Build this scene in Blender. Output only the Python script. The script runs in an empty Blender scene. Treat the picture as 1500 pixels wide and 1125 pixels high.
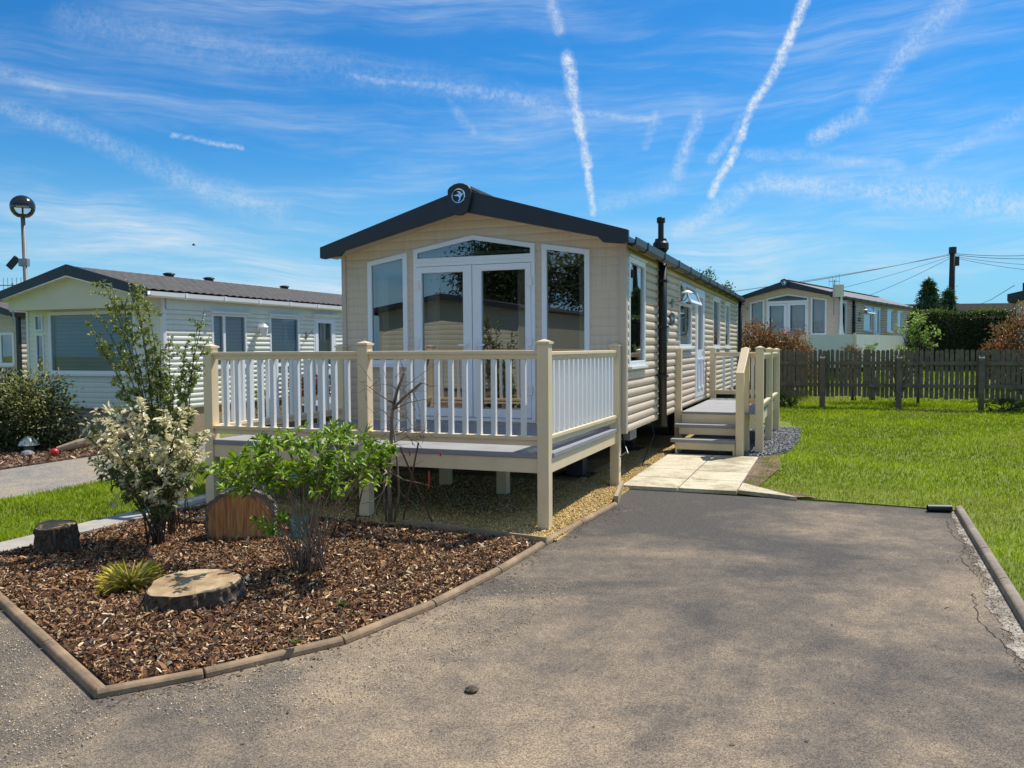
import bpy, math, random
import numpy as np
from mathutils import Vector, Matrix
R = math.radians
rng = np.random.default_rng(7)
random.seed(7)
scene = bpy.context.scene
C = scene.collection

# ------------------------------------------------------------------ camera model (metres, camera above the origin)
F_PX, PITCH, ROLL, CAM_H = 1207.6, 0.0436, -0.0061, 1.65
YAW, X0, Y0 = 0.3674, 0.2903, 7.3684            # frame of the main caravan plot: u right, v back
CY, SY = math.cos(YAW), math.sin(YAW)

def ray(px, py):
    x, y = px - 750, py - 562.5
    c, s = math.cos(-ROLL), math.sin(-ROLL)
    x, y = x * c - y * s, x * s + y * c
    r, u = x / F_PX, -y / F_PX
    c, s = math.cos(PITCH), math.sin(PITCH)
    return (r, c + u * s, -s + u * c)
def at(px, py, Y):
    d = ray(px, py); t = Y / d[1]
    return Vector((d[0] * t, Y, CAM_H + d[2] * t))
def w(u, v, z=0.0):
    return Vector((X0 + u * CY + v * SY, Y0 - u * SY + v * CY, z))

cam_d = bpy.data.cameras.new('camera'); cam = bpy.data.objects.new('camera', cam_d); C.objects.link(cam)
cam_d.sensor_width = 36; cam_d.lens = F_PX / 1500 * 36; cam_d.clip_end = 2000; cam_d.clip_start = 0.05
cam.matrix_world = Matrix.Translation((0, 0, CAM_H)) @ Matrix.Rotation(math.pi / 2 - PITCH, 4, 'X') @ Matrix.Rotation(ROLL, 4, 'Z')
scene.camera = cam

# ------------------------------------------------------------------ materials
def nodes_of(name):
    m = bpy.data.materials.new(name); m.use_nodes = True
    nt = m.node_tree; nt.nodes.clear()
    return m, nt
def N(nt, t, **kw):
    n = nt.nodes.new(t)
    for k, v in kw.items():
        if k == 'i':
            for a, b in v.items(): n.inputs[a].default_value = b
        else: setattr(n, k, v)
    return n
def L(nt, a, b): nt.links.new(a, b)

def mat(name, col, rough=.6, var=None, bump=None, metal=0, spec=.5, attr=False, trans=0, col2=None, coat=0):
    """var=(scale, amount, detail) mottles the colour (towards col2 or lighter/darker), bump=(scale,strength,distance)"""
    m, nt = nodes_of(name)
    out = N(nt, 'ShaderNodeOutputMaterial'); p = N(nt, 'ShaderNodeBsdfPrincipled')
    p.inputs['Roughness'].default_value = rough; p.inputs['Metallic'].default_value = metal
    p.inputs['Specular IOR Level'].default_value = spec; p.inputs['Coat Weight'].default_value = coat
    p.inputs['Base Color'].default_value = (*col, 1)
    tc = N(nt, 'ShaderNodeTexCoord')
    src = None
    if attr:
        a = N(nt, 'ShaderNodeAttribute', attribute_name='Col'); src = a.outputs['Color']
    if var:
        nz = N(nt, 'ShaderNodeTexNoise', i={'Scale': var[0], 'Detail': var[2] if len(var) > 2 else 5, 'Roughness': .6})
        L(nt, tc.outputs['Object'], nz.inputs['Vector'])
        mr = N(nt, 'ShaderNodeMapRange', i={'From Min': .3, 'From Max': .7})
        L(nt, nz.outputs['Fac'], mr.inputs['Value'])
        mx = N(nt, 'ShaderNodeMix', data_type='RGBA')
        c1 = col; c2 = col2 or tuple(min(1, c * (1 + var[1])) for c in col)
        if col2 is None: c1 = tuple(c * (1 - var[1]) for c in col)
        mx.inputs['A'].default_value = (*c1, 1); mx.inputs['B'].default_value = (*c2, 1)
        L(nt, mr.outputs['Result'], mx.inputs['Factor']); src = mx.outputs['Result']
    if src: L(nt, src, p.inputs['Base Color'])
    if bump:
        nz = N(nt, 'ShaderNodeTexNoise', i={'Scale': bump[0], 'Detail': 6})
        L(nt, tc.outputs['Object'], nz.inputs['Vector'])
        b = N(nt, 'ShaderNodeBump', i={'Strength': bump[1], 'Distance': bump[2]})
        L(nt, nz.outputs['Fac'], b.inputs['Height']); L(nt, b.outputs['Normal'], p.inputs['Normal'])
    if trans:
        tr = N(nt, 'ShaderNodeBsdfTranslucent'); ms = N(nt, 'ShaderNodeMixShader', i={0: trans})
        tr.inputs['Color'].default_value = (*col, 1)
        if src: L(nt, src, tr.inputs['Color'])
        L(nt, p.outputs[0], ms.inputs[1]); L(nt, tr.outputs[0], ms.inputs[2]); L(nt, ms.outputs[0], out.inputs[0])
    else: L(nt, p.outputs[0], out.inputs[0])
    return m

def glass(name, tint=(.55, .6, .6), base=.16):
    m, nt = nodes_of(name)
    out = N(nt, 'ShaderNodeOutputMaterial'); t = N(nt, 'ShaderNodeBsdfTransparent'); g = N(nt, 'ShaderNodeBsdfGlossy')
    t.inputs['Color'].default_value = (*tint, 1); g.inputs['Roughness'].default_value = .003
    g.inputs['Color'].default_value = (.95, .97, 1, 1)
    fr = N(nt, 'ShaderNodeFresnel', i={'IOR': 1.5}); ad = N(nt, 'ShaderNodeMath', operation='ADD', use_clamp=True, i={1: base})
    ms = N(nt, 'ShaderNodeMixShader')
    # a very faint waviness, as sealed double glazing has
    tc = N(nt, 'ShaderNodeTexCoord'); nz = N(nt, 'ShaderNodeTexNoise', i={'Scale': 1.4, 'Detail': 1})
    b = N(nt, 'ShaderNodeBump', i={'Strength': .05, 'Distance': .02})
    L(nt, tc.outputs['Object'], nz.inputs['Vector']); L(nt, nz.outputs['Fac'], b.inputs['Height']); L(nt, b.outputs['Normal'], g.inputs['Normal'])
    L(nt, fr.outputs[0], ad.inputs[0]); L(nt, ad.outputs[0], ms.inputs[0])
    L(nt, t.outputs[0], ms.inputs[1]); L(nt, g.outputs[0], ms.inputs[2]); L(nt, ms.outputs[0], out.inputs[0])
    return m

def weathered(name, c_dark, c_mid, c_light, big=.45, fine=90., rough=.9, speck=.5, bumpd=.006, fresh=None):
    """loose or bound aggregate: broad stains, middling blotches and grit"""
    m, nt = nodes_of(name)
    out = N(nt, 'ShaderNodeOutputMaterial'); p = N(nt, 'ShaderNodeBsdfPrincipled', i={'Roughness': rough, 'Specular IOR Level': .25})
    tc = N(nt, 'ShaderNodeTexCoord')
    n1 = N(nt, 'ShaderNodeTexNoise', i={'Scale': big, 'Detail': 6, 'Roughness': .62, 'Distortion': .6}); L(nt, tc.outputs['Object'], n1.inputs['Vector'])
    n2 = N(nt, 'ShaderNodeTexNoise', i={'Scale': fine, 'Detail': 2, 'Roughness': .7}); L(nt, tc.outputs['Object'], n2.inputs['Vector'])
    n3 = N(nt, 'ShaderNodeTexNoise', i={'Scale': big * 7, 'Detail': 8, 'Roughness': .78}); L(nt, tc.outputs['Object'], n3.inputs['Vector'])
    a = N(nt, 'ShaderNodeMath', operation='MULTIPLY_ADD', i={1: .5, 2: -.25}); L(nt, n3.outputs['Fac'], a.inputs[0])
    s = N(nt, 'ShaderNodeMath', operation='ADD'); L(nt, n1.outputs['Fac'], s.inputs[0]); L(nt, a.outputs[0], s.inputs[1])
    fo_ = s.outputs[0]
    if fresh:   # newer, cleaner bitumen towards the far end (object y from fresh[0] to fresh[1])
        sp_ = N(nt, 'ShaderNodeSeparateXYZ'); L(nt, tc.outputs['Object'], sp_.inputs[0])
        fm_ = N(nt, 'ShaderNodeMapRange', interpolation_type='SMOOTHSTEP', i={'From Min': fresh[0], 'From Max': fresh[1], 'To Min': fresh[2], 'To Max': fresh[3]}); L(nt, sp_.outputs[1], fm_.inputs['Value'])
        ad_ = N(nt, 'ShaderNodeMath', operation='ADD'); L(nt, fo_, ad_.inputs[0]); L(nt, fm_.outputs[0], ad_.inputs[1]); fo_ = ad_.outputs[0]
    r = N(nt, 'ShaderNodeValToRGB'); L(nt, fo_, r.inputs['Fac'])
    e = r.color_ramp.elements; e[0].position = .36; e[0].color = (*c_dark, 1); e[1].position = .66; e[1].color = (*c_light, 1)
    q = e.new(.5); q.color = (*c_mid, 1)
    vo = N(nt, 'ShaderNodeTexVoronoi', i={'Scale': fine * 1.1}); L(nt, tc.outputs['Object'], vo.inputs['Vector'])
    sep = N(nt, 'ShaderNodeSeparateColor'); L(nt, vo.outputs['Color'], sep.inputs[0])
    mr = N(nt, 'ShaderNodeMapRange', i={'To Min': 1 - speck, 'To Max': 1 + speck}); L(nt, sep.outputs[0], mr.inputs['Value'])
    mr2 = N(nt, 'ShaderNodeMapRange', i={'From Min': .3, 'From Max': .7, 'To Min': 1 - speck * .5, 'To Max': 1 + speck * .5}); L(nt, n2.outputs['Fac'], mr2.inputs['Value'])
    mm = N(nt, 'ShaderNodeMath', operation='MULTIPLY'); L(nt, mr.outputs[0], mm.inputs[0]); L(nt, mr2.outputs[0], mm.inputs[1])
    vm = N(nt, 'ShaderNodeVectorMath', operation='SCALE'); L(nt, r.outputs['Color'], vm.inputs[0]); L(nt, mm.outputs[0], vm.inputs['Scale'])
    L(nt, vm.outputs[0], p.inputs['Base Color'])
    b = N(nt, 'ShaderNodeBump', i={'Strength': .7, 'Distance': bumpd}); L(nt, sep.outputs[1], b.inputs['Height']); L(nt, b.outputs['Normal'], p.inputs['Normal'])
    L(nt, p.outputs[0], out.inputs[0])
    return m

def rings(name, c1, c2, c3, scale=28):
    """sawn end grain: growth rings about the object's axis, radial cracks, blotches"""
    m, nt = nodes_of(name)
    out = N(nt, 'ShaderNodeOutputMaterial'); p = N(nt, 'ShaderNodeBsdfPrincipled', i={'Roughness': .85, 'Specular IOR Level': .2})
    tc = N(nt, 'ShaderNodeTexCoord')
    wv = N(nt, 'ShaderNodeTexWave', wave_type='RINGS', rings_direction='Z', i={'Scale': scale, 'Distortion': 2.5, 'Detail': 3, 'Detail Scale': 1.2})
    L(nt, tc.outputs['Object'], wv.inputs['Vector'])
    nz = N(nt, 'ShaderNodeTexNoise', i={'Scale': 6, 'Detail': 6, 'Roughness': .65}); L(nt, tc.outputs['Object'], nz.inputs['Vector'])
    m1 = N(nt, 'ShaderNodeMix', data_type='RGBA'); m1.inputs['A'].default_value = (*c1, 1); m1.inputs['B'].default_value = (*c2, 1)
    mr = N(nt, 'ShaderNodeMapRange', i={'From Min': .35, 'From Max': .65}); L(nt, nz.outputs['Fac'], mr.inputs['Value']); L(nt, mr.outputs[0], m1.inputs['Factor'])
    m2 = N(nt, 'ShaderNodeMix', data_type='RGBA'); m2.inputs['B'].default_value = (*c3, 1); L(nt, m1.outputs['Result'], m2.inputs['A'])
    ml = N(nt, 'ShaderNodeMath', operation='MULTIPLY', i={1: .45}); L(nt, wv.outputs['Fac'], ml.inputs[0]); L(nt, ml.outputs[0], m2.inputs['Factor'])
    L(nt, m2.outputs['Result'], p.inputs['Base Color'])
    b = N(nt, 'ShaderNodeBump', i={'Strength': .5, 'Distance': .004}); L(nt, nz.outputs['Fac'], b.inputs['Height']); L(nt, b.outputs['Normal'], p.inputs['Normal'])
    L(nt, p.outputs[0], out.inputs[0])
    return m

def slats(name, c1, c2, scale):
    m, nt = nodes_of(name); out = N(nt, 'ShaderNodeOutputMaterial'); p = N(nt, 'ShaderNodeBsdfPrincipled', i={'Roughness': .6}); tc = N(nt, 'ShaderNodeTexCoord')
    wv = N(nt, 'ShaderNodeTexWave', bands_direction='Z', wave_profile='SAW', i={'Scale': scale / 6.283}); L(nt, tc.outputs['Object'], wv.inputs['Vector'])
    mx = N(nt, 'ShaderNodeMix', data_type='RGBA'); mx.inputs['A'].default_value = (*c1, 1); mx.inputs['B'].default_value = (*c2, 1); L(nt, wv.outputs['Fac'], mx.inputs['Factor'])
    L(nt, mx.outputs['Result'], p.inputs['Base Color']); b = N(nt, 'ShaderNodeBump', i={'Strength': .5, 'Distance': .01}); L(nt, wv.outputs['Fac'], b.inputs['Height']); L(nt, b.outputs['Normal'], p.inputs['Normal'])
    L(nt, p.outputs[0], out.inputs[0]); return m

def streaky(name, col, dirt, sc=(7, 7, .5), amt=.55, bstr=.12):
    """painted cladding with faint vertical rain streaks and grime"""
    m, nt = nodes_of(name); out = N(nt, 'ShaderNodeOutputMaterial'); p = N(nt, 'ShaderNodeBsdfPrincipled', i={'Roughness': .5, 'Specular IOR Level': .35}); tc = N(nt, 'ShaderNodeTexCoord')
    mp = N(nt, 'ShaderNodeMapping'); mp.inputs['Scale'].default_value = sc; L(nt, tc.outputs['Object'], mp.inputs['Vector'])
    a = N(nt, 'ShaderNodeTexNoise', i={'Scale': 3., 'Detail': 6, 'Roughness': .65}); L(nt, mp.outputs[0], a.inputs['Vector'])
    b = N(nt, 'ShaderNodeTexNoise', i={'Scale': .9, 'Detail': 4}); L(nt, tc.outputs['Object'], b.inputs['Vector'])
    f1 = N(nt, 'ShaderNodeMapRange', i={'From Min': .50 if amt < .6 else .36, 'From Max': .80 if amt < .6 else .68, 'To Max': amt}); L(nt, a.outputs['Fac'], f1.inputs['Value'])
    f2 = N(nt, 'ShaderNodeMapRange', i={'From Min': .3, 'From Max': .75, 'To Max': .30}); L(nt, b.outputs['Fac'], f2.inputs['Value'])
    ad = N(nt, 'ShaderNodeMath', operation='ADD', use_clamp=True); L(nt, f1.outputs[0], ad.inputs[0]); L(nt, f2.outputs[0], ad.inputs[1])
    mx = N(nt, 'ShaderNodeMix', data_type='RGBA'); mx.inputs['A'].default_value = (*col, 1); mx.inputs['B'].default_value = (*dirt, 1); L(nt, ad.outputs[0], mx.inputs['Factor'])
    L(nt, mx.outputs['Result'], p.inputs['Base Color'])
    c = N(nt, 'ShaderNodeTexNoise', i={'Scale': 45, 'Detail': 4}); L(nt, tc.outputs['Object'], c.inputs['Vector']); bu = N(nt, 'ShaderNodeBump', i={'Strength': bstr, 'Distance': .003 if bstr < .3 else .012}); L(nt, (c if bstr < .3 else a).outputs['Fac'], bu.inputs['Height']); L(nt, bu.outputs['Normal'], p.inputs['Normal'])
    L(nt, p.outputs[0], out.inputs[0]); return m

M = dict(
    siding=streaky('beige_siding', (.69, .565, .43), (.48, .385, .29)),
    siding_trim=mat('beige_trim', (.56, .47, .37), .5, (2, .05)),
    siding_green=streaky('pale_green_siding', (.79, .81, .71), (.62, .63, .53)),
    siding_cream=mat('cream_siding', (.66, .62, .46), .5, (1.1, .05)),
    siding_pink=mat('pinkish_siding', (.60, .50, .40), .55, (1.1, .05)),
    anthracite=mat('anthracite_plastic', (.022, .027, .036), .45, (3, .15)),
    black=mat('black_plastic', (.012, .012, .013), .4),
    roof=mat('dark_roof_sheet', (.085, .072, .066), .6, (9, .25)),
    roof_tile=mat('pressed_tile_roof', (.105, .098, .094), .8, (5, .2), spec=.15),
    roof_dark=mat('dark_concrete_tiles', (.045, .036, .033), .9, (3, .3), spec=.05),
    roof_light=mat('light_roof_sheet', (.30, .28, .27), .5, (6, .2)),
    upvc=mat('white_window_plastic', (.80, .83, .86), .3, (2, .02)),
    cream=mat('cream_deck_plastic', (.80, .63, .39), .38, (5, .07, 6), col2=(.87, .70, .45)),
    white_rail=mat('white_baluster_plastic', (.80, .81, .80), .35),
    deck=mat('grey_composite_board', (.30, .295, .30), .6, (4, .12), (50, .2, .002)),
    deck_edge=mat('grey_edge_trim', (.30, .295, .31), .5, (4, .08)),
    steel=mat('dark_chassis_steel', (.03, .03, .032), .6, (8, .3)),
    rubber=mat('tyre_rubber', (.015, .015, .015), .8),
    chrome=mat('chrome', (.75, .77, .8), .15, metal=1),
    metal=mat('galvanised_steel', (.28, .29, .30), .45, (10, .2), metal=.6),
    galv=mat('grey_painted_post', (.17, .18, .19), .55, (8, .15)),
    glass=glass('window_glass'), glass_dull=glass('blinded_window_glass', (.88, .92, .92), .015), clear=glass('balustrade_glass', (.62, .74, .76), .10),
    interior=mat('room_lining', (.30, .26, .21), .8), floor_in=mat('room_carpet', (.12, .10, .085), .9),
    curtain=mat('beige_curtain', (.55, .48, .38), .9, (5, .08)), curtain_grey=mat('grey_net_curtain', (.50, .55, .56), .9, (4, .06)),
    blind=mat('straw_blind', (.42, .31, .17), .85, (30, .2)), blind_grey=mat('grey_blind', (.42, .40, .41), .8, (20, .06)),
    blind_pale=slats('pale_slatted_blind', (.84, .93, .95), (.66, .76, .79), 26), blind_blue=slats('pale_blue_blind', (.30, .40, .44), (.20, .29, .33), 26),
    concrete=mat('path_concrete', (.38, .345, .29), .9, (5, .22), (60, .4, .004)),
    edging=mat('brown_edging_stone', (.27, .18, .105), .88, (6, .45), (70, .5, .004)),
    edging_grey=mat('grey_brown_kerb_stone', (.25, .20, .15), .9, (9, .3), (70, .5, .004)),
    slab=weathered('cream_paving', (.36, .30, .20), (.57, .50, .355), (.64, .57, .42), 1.5, 55, .88, .12, .002),
    timber=mat('weathered_fence_timber', (.15, .122, .092), .85, (7, .35), (40, .4, .003)),
    timber_pale=mat('pale_timber', (.36, .27, .17), .8, (10, .2)),
    bark=mat('dark_bark', (.10, .072, .05), .95, (16, .5), (28, 1., .03)),
    bark_grey=mat('grey_bark', (.17, .145, .12), .95, (16, .4), (28, 1., .02)),
    wood_face=streaky('sawn_wood', (.66, .32, .115), (.25, .09, .032), (22, 22, 1.6), .85, .7),
    wood_pale=rings('pale_sawn_wood', (.30, .18, .085), (.60, .47, .28), (.24, .14, .07), 24),
    stem=mat('brown_stem', (.23, .165, .115), .8, (12, .3)), stem_dark=mat('dark_stem', (.075, .06, .045), .85, (12, .3)),
    cane=mat('reddish_cane', (.13, .055, .045), .6, (8, .3)), red=mat('red_plastic', (.55, .03, .035), .35),
    leaf=mat('leaf', (.1, .2, .03), .45, attr=True, trans=.3, spec=.4),
    needle=mat('conifer_leaf', (.05, .1, .03), .6, attr=True, trans=.12, spec=.3),
    blade=mat('grass_blade', (.1, .2, .03), .75, attr=True, trans=.4, spec=.08),
    chip=mat('bark_chip', (.2, .1, .05), .8, attr=True, spec=.25),
    pebble=mat('gravel_stone', (.4, .3, .15), .75, attr=True, spec=.3),
    soil=mat('mulch_bed', (.085, .046, .028), .95, (14, .5), (40, 1., .03)),
    turf=mat('lawn_turf', (.15, .19, .012), .95, (1.2, .25), (60, .6, .03)),
    sand=weathered('sandy_gravel', (.30, .20, .08), (.46, .32, .12), (.55, .41, .18), 1.2, 70, .95, .5, .012),
    slate=weathered('grey_slate_chippings', (.09, .09, .095), (.16, .16, .165), (.24, .24, .24), 1.2, 60, .8, .6, .015),
    tar=mat('dark_crack_fill', (.055, .047, .04), 1., (20, .3), spec=0),
    bedding=weathered('broken_mortar', (.13, .11, .09), (.28, .24, .19), (.42, .37, .31), 3.5, 70, .95, .4, .01),
    earth=weathered('bare_earth', (.10, .065, .04), (.17, .115, .07), (.25, .18, .11), 2.5, 60, .95, .5, .01),
    asphalt=weathered('worn_asphalt', (.088, .079, .070), (.165, .134, .103), (.33, .25, .165), .42, 170, .94, .5, .004, (4.0, 9.2, .05, -.15)),
    asphalt_far=weathered('old_asphalt', (.2, .18, .16), (.27, .24, .2), (.36, .28, .19), .5, 60, .9, .3, .005),
    pole=mat('tarred_pole', (.04, .034, .03), .9, (12, .4)), wire=mat('wire_sheath', (.03, .03, .035), .6),
    lamp_cap=mat('smoked_dome', (.02, .02, .024), .18), lamp_glass=glass('lamp_globe', (.9, .92, .93), .03),
    white=mat('white_paint', (.8, .8, .78), .5), brick=mat('tan_brick', (.36, .27, .19), .9, (25, .2)),
    stone=mat('grey_stone', (.22, .22, .2), .9, (12, .35), (30, .5, .02)),
    terracotta=mat('planter_wood', (.27, .18, .11), .85, (12, .3)),
    flower=mat('flower', (.5, .05, .1), .5, attr=True, trans=.2),
    linen=mat('white_canvas', (.78, .78, .74), .85),
)

def tag_print():
    m, nt = nodes_of('plant_photo_print')
    out = N(nt, 'ShaderNodeOutputMaterial'); p = N(nt, 'ShaderNodeBsdfPrincipled', i={'Roughness': .5})
    tc = N(nt, 'ShaderNodeTexCoord'); v = N(nt, 'ShaderNodeTexVoronoi', i={'Scale': 55}); L(nt, tc.outputs['Object'], v.inputs['Vector'])
    r = N(nt, 'ShaderNodeValToRGB'); e = r.color_ramp.elements
    e[0].color = (.10, .30, .32, 1); e[1].color = (.45, .60, .58, 1); e[1].position = .8
    q = e.new(.4); q.color = (.16, .36, .30, 1)
    s = N(nt, 'ShaderNodeSeparateColor'); L(nt, v.outputs['Color'], s.inputs[0]); L(nt, s.outputs[0], r.inputs['Fac'])
    L(nt, r.outputs[0], p.inputs['Base Color']); L(nt, p.outputs[0], out.inputs[0]); return m
M['print'] = tag_print()

# ------------------------------------------------------------------ objects, tags
def tag(o, label=None, cat=None, group=None, kind=None):
    if label: o['label'] = label
    if cat: o['category'] = cat
    if group: o['group'] = group
    if kind: o['kind'] = kind
    return o
def empty(name, loc, rz=0, label=None, cat=None, group=None):
    o = bpy.data.objects.new(name, None); C.objects.link(o)
    o.location = loc; o.rotation_euler = (0, 0, rz); o.empty_display_size = .2
    return tag(o, label, cat, group)

class MB:
    def __init__(s): s.v = []; s.f = []
    def add(s, vs, fs):
        b = len(s.v); s.v += [tuple(v) for v in vs]; s.f += [tuple(b + i for i in f) for f in fs]; return s
    def box(s, x0, x1, y0, y1, z0, z1):
        return s.add([(x0,y0,z0),(x1,y0,z0),(x1,y1,z0),(x0,y1,z0),(x0,y0,z1),(x1,y0,z1),(x1,y1,z1),(x0,y1,z1)],
                     [(3,2,1,0),(4,5,6,7),(0,1,5,4),(1,2,6,5),(2,3,7,6),(3,0,4,7)])
    def bar(s, p, q, wd, h, up=(0,0,1)):
        p, q = Vector(p), Vector(q); d = (q - p).normalized(); sd = d.cross(Vector(up))
        if sd.length < 1e-4: sd = Vector((1,0,0))
        sd.normalize(); u = sd.cross(d)
        vs = [e + sd * a * wd / 2 + u * b * h / 2 for e in (p, q) for a, b in ((-1,-1),(1,-1),(1,1),(-1,1))]
        return s.add(vs, [(0,1,2,3),(7,6,5,4),(0,4,5,1),(1,5,6,2),(2,6,7,3),(3,7,4,0)])
    def prism(s, poly, T, d0, d1):
        """poly in (a, z), extruded from depth d0 to d1 by mapping T(a, d, z)"""
        n = len(poly)
        return s.add([T(a, d0, z) for a, z in poly] + [T(a, d1, z) for a, z in poly],
                     [tuple(range(n)), tuple(range(2*n-1, n-1, -1))] + [(i, i+n, (i+1) % n + n, (i+1) % n) for i in range(n)])
    def ring(s, outer, inner, T, d0, d1):
        n = len(outer)
        vs = [T(a, d, z) for pl, d in ((outer,d0),(inner,d0),(inner,d1),(outer,d1)) for a, z in pl]
        fs = []
        for k in range(4):
            for i in range(n):
                j = (i+1) % n; k2 = (k+1) % 4
                fs.append((k*n+i, k*n+j, k2*n+j, k2*n+i))
        return s.add(vs, fs)
    def tube(s, pts, rad, n=8, cap=True):
        pts = [Vector(p) for p in pts]; m = len(pts)
        if not hasattr(rad, '__len__'): rad = [rad] * m
        b = len(s.v); prev = None
        for i, p in enumerate(pts):
            d = (pts[min(i+1, m-1)] - pts[max(i-1, 0)])
            d = d.normalized() if d.length > 1e-6 else Vector((0,0,1))
            a = (prev - d * prev.dot(d)) if prev is not None else d.orthogonal()
            a.normalize(); c = d.cross(a); prev = a
            for k in range(n):
                t = 2 * math.pi * k / n
                s.v.append(tuple(p + (a * math.cos(t) + c * math.sin(t)) * rad[i]))
        for i in range(m-1):
            for k in range(n):
                k2 = (k+1) % n
                s.f.append((b+i*n+k, b+i*n+k2, b+(i+1)*n+k2, b+(i+1)*n+k))
        if cap: s.f.append(tuple(b+k for k in range(n-1,-1,-1))); s.f.append(tuple(b+(m-1)*n+k for k in range(n)))
        return s
    def lathe(s, prof, n=24, c=(0,0,0)):
        b = len(s.v)
        for r, z in prof:
            for k in range(n):
                t = 2*math.pi*k/n; s.v.append((c[0]+r*math.cos(t), c[1]+r*math.sin(t), c[2]+z))
        for i in range(len(prof)-1):
            for k in range(n):
                k2 = (k+1) % n; s.f.append((b+i*n+k, b+i*n+k2, b+(i+1)*n+k2, b+(i+1)*n+k))
        return s
    def build(s, name, m, parent=None, smooth=False, bevel=0, off=(0,0,0), loc=None):
        me = bpy.data.meshes.new(name)
        me.from_pydata([(x-off[0], y-off[1], z-off[2]) for x, y, z in s.v], [], s.f); me.update()
        o = bpy.data.objects.new(name, me); C.objects.link(o)
        me.materials.append(M[m] if isinstance(m, str) else m)
        if smooth:
            me.polygons.foreach_set('use_smooth', [True]*len(me.polygons))
        if bevel:
            b = o.modifiers.new('edge', 'BEVEL'); b.width = bevel; b.segments = 2; b.limit_method = 'ANGLE'
        if parent: o.parent = parent
        if loc is not None: o.location = loc
        return o

def copy_thing(root, loc=None, rz=None):
    r = root.copy(); C.objects.link(r)
    for ch in [o for o in C.objects if o.parent == root]:
        c = ch.copy(); C.objects.link(c); c.parent = r
        for g in [o for o in C.objects if o.parent == ch]:
            d = g.copy(); C.objects.link(d); d.parent = c
    if loc is not None: r.location = loc
    if rz is not None: r.rotation_euler = (0, 0, rz)
    return r

def np_mesh(name, V, faces_per, nper, m, cols=None, parent=None):
    """V (n, k, 3) repeated element; faces_per list of index tuples in one element (all of equal length)"""
    n, k = V.shape[0], V.shape[1]
    fp = np.array(faces_per); nf, fl = fp.shape
    idx = (fp[None] + (np.arange(n) * k)[:, None, None]).reshape(-1)
    me = bpy.data.meshes.new(name)
    me.vertices.add(n * k); me.vertices.foreach_set('co', V.reshape(-1).astype(np.float32))
    me.loops.add(len(idx)); me.loops.foreach_set('vertex_index', idx.astype(np.int32))
    me.polygons.add(n * nf)
    me.polygons.foreach_set('loop_start', (np.arange(n * nf) * fl).astype(np.int32))
    me.update(calc_edges=True); me.validate()
    if cols is not None:
        ca = me.color_attributes.new('Col', 'FLOAT_COLOR', 'POINT')
        c4 = np.ones((n, k, 4), np.float32); c4[..., :3] = cols[:, None, :]
        ca.data.foreach_set('color', c4.reshape(-1))
    o = bpy.data.objects.new(name, me); C.objects.link(o); me.materials.append(M[m])
    if parent: o.parent = parent
    return o

def unit(a): return a / np.maximum(np.linalg.norm(a, axis=-1, keepdims=True), 1e-9)
class Leaves:
    def __init__(s): s.P=[]; s.D=[]; s.Nn=[]; s.L=[]; s.W=[]; s.C=[]
    def add(s, P, D, Nn, Ln, Wd, Cc):
        n = len(P); s.P.append(np.asarray(P, float)); s.D.append(np.asarray(D, float)); s.Nn.append(np.asarray(Nn, float))
        s.L.append(np.broadcast_to(Ln, n)); s.W.append(np.broadcast_to(Wd, n)); s.C.append(np.asarray(Cc, float))
    def build(s, name, m, parent=None, fold=.25, off=(0,0,0), curl=.15):
        P = np.concatenate(s.P) - np.array(off); D = unit(np.concatenate(s.D)); Nn = np.concatenate(s.Nn)
        Ln = np.concatenate(s.L)[:, None]; Wd = np.concatenate(s.W)[:, None]; Cc = np.concatenate(s.C)
        S = unit(np.cross(D, Nn)); Nn = np.cross(S, D)
        V = np.stack([P, P + D*Ln*.3 + S*Wd*.45 + Nn*Wd*fold, P + D*Ln*.68 + S*Wd*.40 + Nn*(Wd*fold - Ln*curl*.4),
                      P + D*Ln - Nn*Ln*curl, P + D*Ln*.68 - S*Wd*.40 + Nn*(Wd*fold - Ln*curl*.4), P + D*Ln*.3 - S*Wd*.45 + Nn*Wd*fold], 1)
        return np_mesh(name, V, [(0,1,2,3),(0,3,4,5)], 6, m, Cc, parent)
def rdir(n, up=0.):
    d = rng.normal(size=(n, 3)); d[:, 2] += up; return unit(d)
def pal(n, cols, jit=.18):
    cols = np.array(cols); a = cols[rng.integers(0, len(cols), n)]; b = cols[rng.integers(0, len(cols), n)]
    t = rng.random((n, 1)); return np.clip((a*(1-t) + b*t) * (1 + rng.normal(0, jit, (n, 1))), .004, 1)

# ------------------------------------------------------------------ sky and sun
SUN_EL = R(55.8); sd = Vector((.733, .679, math.tan(SUN_EL))).normalized()
wd_ = bpy.data.worlds.new('World'); scene.world = wd_; wd_.use_nodes = True
nt = wd_.node_tree; nt.nodes.clear()
wo = N(nt, 'ShaderNodeOutputWorld'); bg = N(nt, 'ShaderNodeBackground', i={'Strength': .095})
sky = N(nt, 'ShaderNodeTexSky', sky_type='NISHITA', sun_disc=False, sun_elevation=SUN_EL, sun_rotation=math.atan2(.733, .679), air_density=1.0, dust_density=.35, ozone_density=2.2)
hs0 = N(nt, 'ShaderNodeHueSaturation', i={'Saturation': 1.15, 'Value': 1.0}); L(nt, sky.outputs[0], hs0.inputs['Color'])
hs = N(nt, 'ShaderNodeVectorMath', operation='MULTIPLY'); L(nt, hs0.outputs[0], hs.inputs[0]); hs.inputs[1].default_value = (.20, .70, 1.02)
tc = N(nt, 'ShaderNodeTexCoord'); dirv = tc.outputs['Generated']
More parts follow.
